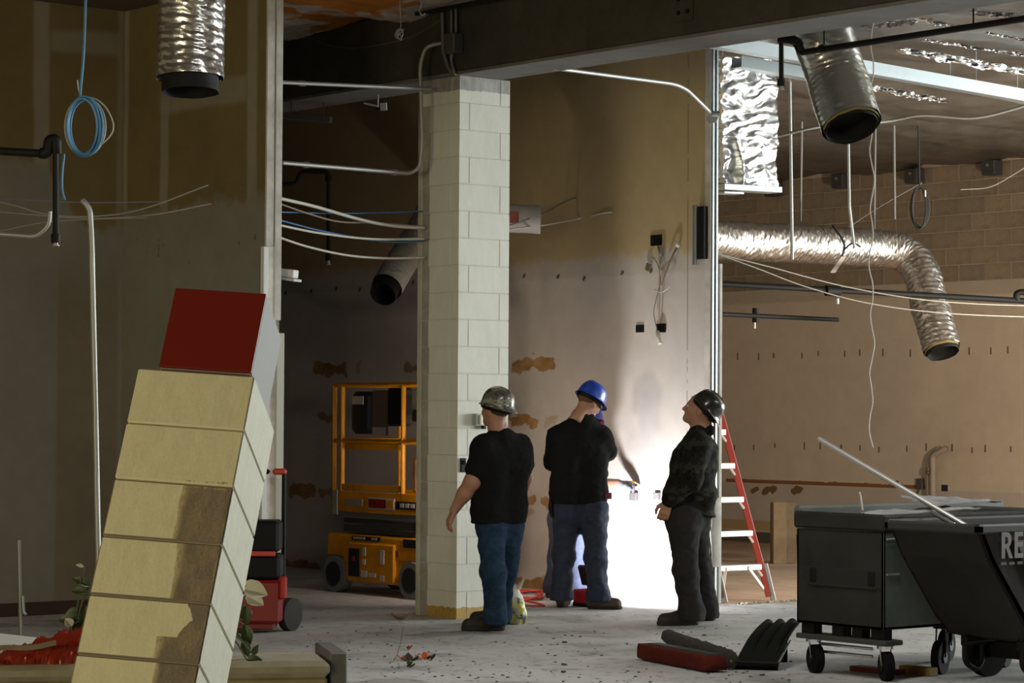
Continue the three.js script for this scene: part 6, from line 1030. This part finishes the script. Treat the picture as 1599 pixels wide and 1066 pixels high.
// ---------------------------------------------------------------- man in jeans by the column
{
  const D = 17.95, j = (x, y, o = 0) => at(x, y, D + o), C = (a, b, ra, rb) => [a, b, ra, rb];
  const neck = j(777, 668), sL = j(755, 700, -0.09), sR = j(811, 698, 0.12), ch = j(783, 715, 0.01), chL = j(768, 722, -0.05), chR = j(800, 720, 0.07), wL = j(764, 790, -0.04), wR = j(795, 790, 0.06), hL = j(766, 822, -0.05), hR = j(794, 822, 0.07);
  const eL = j(737, 752, -0.13), hdL = j(709, 797, -0.06), eR = j(820, 745, 0.16), hdR = j(814, 785, 0.26);
  const kL = j(770, 893, -0.10), aL = j(774, 962, -0.02), kR = j(789, 890, 0.14), aR = j(779, 958, 0.26);
  const heel = onY(784, 985).addScaledVector(FWD, 0.03), toe = onY(724, 985).addScaledVector(FWD, 0.03), heel2 = onY(790, 977).addScaledVector(FWD, 0.12), toe2 = onY(736, 975).addScaledVector(FWD, 0.12);
  const b1 = boot(heel, toe, aL), b2 = boot(heel2, toe2, aR);
  const handL = handList(hdL, j(698, 822, -0.04).sub(hdL), RIGHT.clone().multiplyScalar(-0.8).addScaledVector(FWD, -0.5), FWD.clone().multiplyScalar(0.9).addScaledVector(RIGHT, -0.4), 0.42);
  const handR = handList(hdR, j(808, 805, 0.32).sub(hdR), RIGHT, FWD, 0.5);
  const p = person({
    label: 'person in black T-shirt, blue jeans and mottled hard hat facing the column', base: heel.clone().lerp(heel2, 0.5).setY(0), skin: skinM,
    head: { c: j(773, 641), fwd: RIGHT.clone().multiplyScalar(-0.72).addScaledVector(FWD, 0.66).addScaledVector(UP, 0.06), up: UP.clone().addScaledVector(RIGHT, 0.05) },
    body: [C(j(773, 650), neck, 0.055, 0.06), C(neck, ch, 0.065, 0.1), C(sL, sR, 0.065, 0.065), C(chL, wL, 0.105, 0.1), C(chR, wR, 0.105, 0.1), C(wL, hL, 0.1, 0.1), C(wR, hR, 0.1, 0.1), C(sL, eL, 0.06, 0.054), C(eL, eL.clone().lerp(hdL, 0.4), 0.053, 0.050), C(eL.clone().lerp(hdL, 0.4), hdL, 0.050, 0.033), C(sR, eR, 0.058, 0.052), C(eR, hdR, 0.050, 0.033), C(hL, kL, 0.075, 0.055), C(kL, aL, 0.055, 0.042), C(hR, kR, 0.075, 0.055), C(kR, aR, 0.055, 0.042)],
    hands: [handL, handR],
    clothes: [
      { name: 'shirt', label: 'black T-shirt', mat: mTee, wr: 0.010, cuts: [[j(780, 817), V(0, -1, 0)]], list: [C(j(779, 681), ch, 0.07, 0.125), C(j(776, 682), sL, 0.066, 0.078), C(j(784, 682), sR, 0.066, 0.078), C(sL, sR, 0.078, 0.078), C(chL, wL, 0.125, 0.122), C(chR, wR, 0.125, 0.122), C(wL, j(762, 835, -0.04), 0.124, 0.13), C(wR, j(793, 835, 0.06), 0.124, 0.13), C(sL, sL.clone().lerp(eL, 0.66), 0.082, 0.078), C(sR, sR.clone().lerp(eR, 0.62), 0.082, 0.078)] },
      { name: 'trousers', label: 'faded blue jeans', mat: mJean, wr: 0.012, list: [C(wL.clone().setY(hL.y + 0.05), hL, 0.10, 0.098), C(wR.clone().setY(hR.y + 0.05), hR, 0.098, 0.096), C(hL, kL, 0.10, 0.083), C(kL, aL, 0.083, 0.074), C(aL, aL.clone().setY(0.04), 0.078, 0.084), C(hR, kR, 0.112, 0.082), C(kR, aR, 0.082, 0.078), C(aR, aR.clone().setY(0.04), 0.078, 0.084)], cuts: [[V(0, 0.062, 0), V(0, -1, 0)]] },
      { name: 'boot', label: 'black boot', mat: mBootK, b: b1 }, { name: 'boot', label: 'black boot', mat: mBootK, b: b2 }],
    hair: { shape: [-0.055, 0.0], mat: M([0.05, 0.035, 0.025], 0.9) },
    hat: { mat: mCamoHat, label: 'mottled grey and black hard hat', fwd: RIGHT.clone().multiplyScalar(0.80).addScaledVector(FWD, -0.60).addScaledVector(UP, -0.22), up: UP.clone().addScaledVector(RIGHT, 0.12), band: mBlackPlastic, back: 0.012 },
  });
}
// ---------------------------------------------------------------- man in the blue hard hat
{
  const D = 20.2, j = (x, y, o = 0) => at(x, y, D + o), C = (a, b, ra, rb) => [a, b, ra, rb];
  const neck = j(910, 651), sL = j(873, 684, 0.02), sR = j(937, 683, 0.07), ch = j(905, 700, 0.02), chL = j(887, 708), chR = j(922, 706, 0.05), wL = j(886, 765), wR = j(922, 765, 0.03), hL = j(885, 795, 0.02), hR = j(926, 795, 0.02);
  const eL = j(863, 724, 0.13), hdL = j(892, 738, 0.38), eR = j(949, 705, 0.12), hdR = j(934, 688, 0.36);
  const kL = j(881, 868, 0.10), aL = j(877, 930, 0.06), kR = j(931, 868, 0.04), aR = j(934, 930, -0.01);
  const heel = onY(877, 949), toe = onY(885, 941).addScaledVector(FWD, 0.16), heel2 = onY(922, 951).addScaledVector(FWD, 0.05), toe2 = onY(968, 952).addScaledVector(FWD, 0.05);
  const b1 = boot(heel, toe, aL), b2 = boot(heel2, toe2, aR);
  const p = person({
    label: 'person in black T-shirt and blue hard hat looking down with hands raised', base: heel.clone().lerp(heel2, 0.5).setY(0), skin: skinM,
    head: { c: j(921, 629, 0.02), fwd: RIGHT.clone().multiplyScalar(0.72).addScaledVector(FWD, 0.58).addScaledVector(UP, -0.55), up: UP.clone().addScaledVector(RIGHT, 0.5).addScaledVector(FWD, 0.3) },
    body: [C(j(920, 642, 0.02), neck, 0.056, 0.062), C(neck, ch, 0.068, 0.1), C(sL, sR, 0.066, 0.066), C(chL, wL, 0.11, 0.105), C(chR, wR, 0.11, 0.105), C(wL, hL, 0.105, 0.1), C(wR, hR, 0.105, 0.1), C(sL, eL, 0.056, 0.047), C(eL, hdL, 0.045, 0.030), C(sR, eR, 0.056, 0.047), C(eR, hdR, 0.045, 0.030), C(hL, kL, 0.086, 0.06), C(kL, aL, 0.058, 0.042), C(hR, kR, 0.086, 0.06), C(kR, aR, 0.058, 0.042)],
    hands: [handList(hdL, j(905, 738, 0.5).sub(hdL), UP, RIGHT, 0.5), handList(hdR, j(930, 676, 0.44).sub(hdR), RIGHT, UP, 0.5)],
    clothes: [
      { name: 'shirt', label: 'loose black T-shirt', mat: mTee, wr: 0.010, cuts: [[j(905, 786), V(0, -1, 0)]], list: [C(j(908, 655), ch, 0.07, 0.135), C(j(907, 651), j(914, 647, 0.02), 0.064, 0.060), C(j(905, 657), sL, 0.066, 0.082), C(j(914, 657), sR, 0.066, 0.082), C(sL, sR, 0.082, 0.082), C(chL, wL, 0.135, 0.132), C(chR, wR, 0.135, 0.128), C(wL, j(884, 805), 0.132, 0.135), C(wR, j(924, 805, .03), 0.128, 0.13), C(sL, eL.clone().addScaledVector(UP, 0.02), 0.09, 0.08), C(sR, eR, 0.09, 0.078)] },
      { name: 'trousers', label: 'dark blue jeans', mat: mJeanD, wr: 0.014, list: [C(wL.clone().setY(hL.y + 0.05), hL, 0.112, 0.122), C(wR.clone().setY(hR.y + 0.05), hR, 0.112, 0.122), C(hL, kL, 0.115, 0.084), C(kL, aL, 0.084, 0.082), C(aL, aL.clone().setY(0.04), 0.082, 0.088), C(hR, kR, 0.115, 0.084), C(kR, aR, 0.084, 0.085), C(aR, aR.clone().setY(0.04), 0.085, 0.091)], cuts: [[V(0, 0.062, 0), V(0, -1, 0)]] },
      { name: 'boot', label: 'brown work boot', mat: mBootB, b: b1 }, { name: 'boot', label: 'brown work boot', mat: mBootB, b: b2 }],
    hair: { shape: [-0.05, 0.02], mat: M([0.10, 0.05, 0.025], 0.9) },
    hat: { mat: M([0.010, 0.055, 0.42], 0.35, 0, { clearcoat: 0.3 }), label: 'blue hard hat', band: mBlackPlastic },
  });
  wpart(p.g, 'tool_pouch', pipe([j(862, 778, -0.03), j(860, 792, -0.04), j(864, 806, -0.03)], 0.022, 0.02, 8), mBlackPlastic, 'black pouch on the belt'); wpart(p.g, 'belt_tool', disc(j(950, 774, -0.02), RIGHT, 0.026, 0.05, 12), M([0.25, 0.03, 0.05], 0.5), 'red tool on the belt');
}
// ---------------------------------------------------------------- man hidden behind him, working at the wall
{
  const D = 21.0, j = (x, y, o = 0) => at(x, y, D + o), C = (a, b, ra, rb) => [a, b, ra, rb];
  const neck = j(912, 692), sL = j(884, 712, 0.0), sR = j(934, 716, 0.06), ch = j(908, 730, 0.0), chL = j(895, 735), chR = j(920, 735, 0.03), wL = j(884, 785, -0.02), wR = j(908, 785), hL = j(878, 812), hR = j(905, 812);
  const eR = j(938, 754, 0.28), hdR = j(966, 753, 0.38), eL = j(880, 752, 0.15), hdL = j(905, 762, 0.38), kL = j(872, 868, 0.12), aL = j(864, 915, 0.08), kR = j(903, 868, 0.14), aR = j(905, 912, 0.1);
  const heel = onY(858, 934).addScaledVector(FWD, 0.02), toe = onY(884, 930).addScaledVector(FWD, 0.1), heel2 = onY(902, 932), toe2 = onY(928, 929).addScaledVector(FWD, .05), b1 = boot(heel, toe, aL), b2 = boot(heel2, toe2, aR);
  const tip = j(988, 756, 0.38);
  const p = person({
    label: 'person mostly hidden behind the man in blue hard hat, gloved hand at the wall', base: heel.clone().lerp(heel2, 0.5).setY(0), skin: skinM,
    head: { c: j(922, 664, 0.03), fwd: RIGHT.clone().multiplyScalar(0.45).addScaledVector(FWD, 0.85).addScaledVector(UP, -0.25), up: UP.clone().addScaledVector(FWD, 0.25) },
    body: [C(j(920, 676), neck, 0.055, 0.06), C(neck, ch, 0.065, 0.1), C(sL, sR, 0.06, 0.06), C(chL, wL, 0.1, 0.1), C(chR, wR, 0.1, 0.1), C(wL, hL, 0.1, 0.1), C(wR, hR, 0.1, 0.1), C(sL, eL, 0.052, 0.045), C(eL, hdL, 0.044, 0.03), C(sR, eR, 0.052, 0.045), C(eR, hdR, 0.043, 0.030), C(hL, kL, 0.085, 0.06), C(kL, aL, 0.058, 0.042), C(hR, kR, 0.085, 0.06), C(kR, aR, 0.058, 0.042)],
    hands: [handList(hdR, tip.clone().sub(hdR), UP, FWD.clone().multiplyScalar(-1), 0.6), handList(hdL, j(918, 765, 0.5).sub(hdL), UP, RIGHT, 0.6)],
    clothes: [
      { name: 'shirt', label: 'dark shirt', mat: mTee, cuts: [[j(895, 810), V(0, -1, 0)]], list: [C(j(912, 702), ch, 0.07, 0.12), C(sL, sR, 0.078, 0.078), C(chL, wL, 0.12, 0.118), C(chR, wR, 0.12, 0.118), C(wL, j(876, 830), 0.12, 0.125), C(wR, j(903, 830), 0.12, 0.125), C(sL, sL.clone().lerp(eL, 0.6), 0.078, 0.072), C(sR, sR.clone().lerp(eR, 0.6), 0.078, 0.072)] },
      { name: 'trousers', label: 'dark blue trousers', mat: mJeanD, list: [C(wL.clone().setY(hL.y + 0.04), hL, 0.11, 0.115), C(wR.clone().setY(hR.y + 0.04), hR, 0.11, 0.115), C(hL, kL, 0.11, 0.08), C(kL, aL, 0.08, 0.074), C(aL, aL.clone().setY(0.04), 0.074, 0.080), C(hR, kR, 0.11, 0.08), C(kR, aR, 0.08, 0.074), C(aR, aR.clone().setY(0.04), 0.074, 0.080)], cuts: [[V(0, 0.062, 0), V(0, -1, 0)]] },
      { name: 'glove', label: 'grey work glove', mat: M([0.16, 0.16, 0.18], 0.8), k: 0.012, cell: 0.005, wr: 0.001, list: handList(hdR, tip.clone().sub(hdR), UP, FWD.clone().multiplyScalar(-1), 0.6).map(([a, b, ra, rb]) => [a, b, ra + 0.004, rb + 0.004]) },
      { name: 'boot', label: 'dark boot', mat: mBootK, b: b1 }, { name: 'boot', label: 'dark boot', mat: mBootK, b: b2 }],
    hat: { mat: M([0.04, 0.06, 0.42], 0.35), label: 'violet blue hard hat', band: mBlackPlastic },
  });
  for (const s of [1, -1]) { const q = ball(V(s * 0.105, 0.0, 0), 0.034, 0.6, 1.25, 1); q.applyMatrix4(p.hm); wpart(p.g, 'ear_muff', q, M([0.30, 0.03, 0.03], 0.5), 'red ear muff'); }
  const kg = thing('scraper_tool', 'small yellow handled scraper held against the wall in a gloved hand', 'tool', tip.clone()); wpart(kg, 'handle', pipe([j(976, 752, 0.36), j(992, 753, 0.37)], 0.011, 0.02, 8), M([0.62, 0.36, 0.05], 0.5)); wpart(kg, 'blade', bar(j(991, 753, 0.37), j(999, 757, 0.41), 0.03, 0.004), mChrome);
}
// ---------------------------------------------------------------- man in dark camouflage looking up
{
  const D = 18.45, j = (x, y, o = 0) => at(x, y, D + o), C = (a, b, ra, rb) => [a, b, ra, rb];
  const neck = j(1097, 668), sL = j(1090, 694, -0.15), sR = j(1092, 692, 0.17), ch = j(1088, 712), chF = j(1079, 726), wF = j(1068, 775), wB = j(1086, 775), hL = j(1068, 812, -0.07), hR = j(1082, 812, 0.09);
  const eL = j(1079, 750, -0.21), hdL = j(1043, 783, -0.17), eR = j(1086, 750, 0.22), hdR = j(1058, 786, 0.2), kL = j(1070, 888, -0.09), aL = j(1080, 955, -0.07), kR = j(1092, 886, 0.12), aR = j(1103, 952, 0.14);
  const heel = onY(1087, 975).addScaledVector(FWD, -0.02), toe = onY(1029, 976).addScaledVector(FWD, -0.02), heel2 = onY(1114, 970).addScaledVector(FWD, 0.07), toe2 = onY(1058, 969).addScaledVector(FWD, 0.07), b1 = boot(heel, toe, aL), b2 = boot(heel2, toe2, aR);
  const mTr = M([0.026, 0.024, 0.024], 0.9, 0, { specularIntensity: 0.2, bumpMap: weaveTex, bumpScale: 0.0015 });
  const handL = handList(hdL, j(1034, 812, -0.17).sub(hdL), FWD.clone().negate(), RIGHT.clone().multiplyScalar(-1), 0.5), handR = handList(hdR, j(1050, 810, 0.2).sub(hdR), FWD, RIGHT.clone().negate(), 0.5);
  const p = person({
    label: 'person in dark camouflage coat and black hard hat looking up', base: heel.clone().lerp(heel2, 0.5).setY(0), skin: skinM,
    head: { c: j(1091, 640), fwd: RIGHT.clone().multiplyScalar(-0.93).addScaledVector(UP, 0.30).addScaledVector(FWD, 0.06), up: UP.clone().addScaledVector(RIGHT, 0.3) },
    body: [C(j(1093, 652), neck, 0.056, 0.062), C(neck, ch, 0.068, 0.1), C(sL, sR, 0.06, 0.06), C(ch, chF, 0.11, 0.12), C(chF, wF, 0.11, 0.11), C(ch, wB, 0.11, 0.11), C(wF, hL, 0.1, 0.1), C(wB, hR, 0.1, 0.1), C(sL, eL, 0.055, 0.047), C(eL, hdL, 0.045, 0.03), C(sR, eR, 0.055, 0.047), C(eR, hdR, 0.045, 0.03), C(hL, kL, 0.085, 0.062), C(kL, aL, 0.06, 0.042), C(hR, kR, 0.085, 0.062), C(kR, aR, 0.06, 0.042)],
    hands: [handL, handR],
    clothes: [
      { name: 'coat', label: 'dark camouflage coat', mat: mCamoCoat, wr: 0.014, wf: 8, cuts: [[j(1080, 800), V(-0.22 * RIGHT.x, -1, -0.22 * RIGHT.z).normalize()]], list: [C(j(1095, 672), ch, 0.075, 0.135), C(sL, sR, 0.088, 0.088), C(ch, chF, 0.14, 0.14), C(chF, wF, 0.14, 0.142), C(ch, wB, 0.14, 0.14), C(wF, j(1066, 812), 0.142, 0.145), C(wB, j(1088, 806), 0.14, 0.14), C(sL, eL, 0.088, 0.076), C(eL, hdL.clone().lerp(eL, 0.08), 0.074, 0.056), C(sR, eR, 0.088, 0.076), C(eR, hdR.clone().lerp(eR, 0.08), 0.074, 0.056)] },
      { name: 'collar', label: 'folded coat collar', mat: mCamoCoat, k: 0.03, wr: 0.005, list: [C(j(1088, 675, -0.07), j(1108, 672, -0.04), 0.03, 0.034), C(j(1108, 672, -0.04), j(1108, 672, 0.06), 0.034, 0.034), C(j(1108, 672, 0.06), j(1088, 675, 0.08), 0.034, 0.03)] },
      { name: 'trousers', label: 'charcoal work trousers', mat: mTr, wr: 0.012, list: [C(wF.clone().setY(hL.y + 0.06), hL, 0.12, 0.13), C(wB.clone().setY(hR.y + 0.06), hR, 0.12, 0.125), C(hL, kL, 0.12, 0.088), C(kL, aL, 0.088, 0.086), C(aL, aL.clone().setY(0.04), 0.086, 0.092), C(hR, kR, 0.115, 0.085), C(kR, aR, 0.085, 0.083), C(aR, aR.clone().setY(0.04), 0.083, 0.089)], cuts: [[V(0, 0.062, 0), V(0, -1, 0)]] },
      { name: 'boot', label: 'dark brown boot', mat: M([0.035, 0.024, 0.02], 0.75), b: b1 }, { name: 'boot', label: 'dark brown boot', mat: M([0.035, 0.024, 0.02], 0.75), b: b2 }],
    hair: { shape: [-0.05, 0.0], mat: M([0.05, 0.04, 0.035], 0.9) },
    hat: { mat: M([0.014, 0.013, 0.014], 0.25, 0, { clearcoat: 0.6 }), label: 'glossy black hard hat', band: mBlackPlastic, up: UP.clone().addScaledVector(RIGHT, 1.0), fwd: RIGHT.clone().multiplyScalar(0.75).addScaledVector(UP, -0.75), lift: 0.046, back: 0.03 },
  });
}

// look-alikes that repeat belong to one group
const groupOf = { flexible_duct: 'silver flexible ducts', hanger_rod: 'hanger rods under the roof', span_cable: 'cables between wall end and column', foil_seam: 'foil seams under the roof', metal_channel: 'galvanised channels under the roof', junction_box: 'junction boxes on the far wall', sprinkler_pipe: 'black sprinkler pipes', sprinkler_drop: 'black sprinkler drops', conduit: 'conduits', thin_wire: 'thin wires', grey_cable: 'sagging cables on the right', outlet_wire: 'loose wires at the opened outlets', cardboard_sheet: 'sheets on the dumpster', metal_tube: 'tubes in the bins', plumbing_pipe: 'plumbing stubs on the far wall', person: 'people at work', fill_strip_lamp: 'added fill strips over the concourse', hanging_wire: 'wires hanging on the right', wire_hook: 'wire ends on the beam' };
for (const o of scene.children) { const n = (o.name || '').replace(/_\d{3}$/, ''); if (groupOf[n] && o.userData.category && !o.userData.group) o.userData.group = groupOf[n]; }

renderer.render(scene, camera);
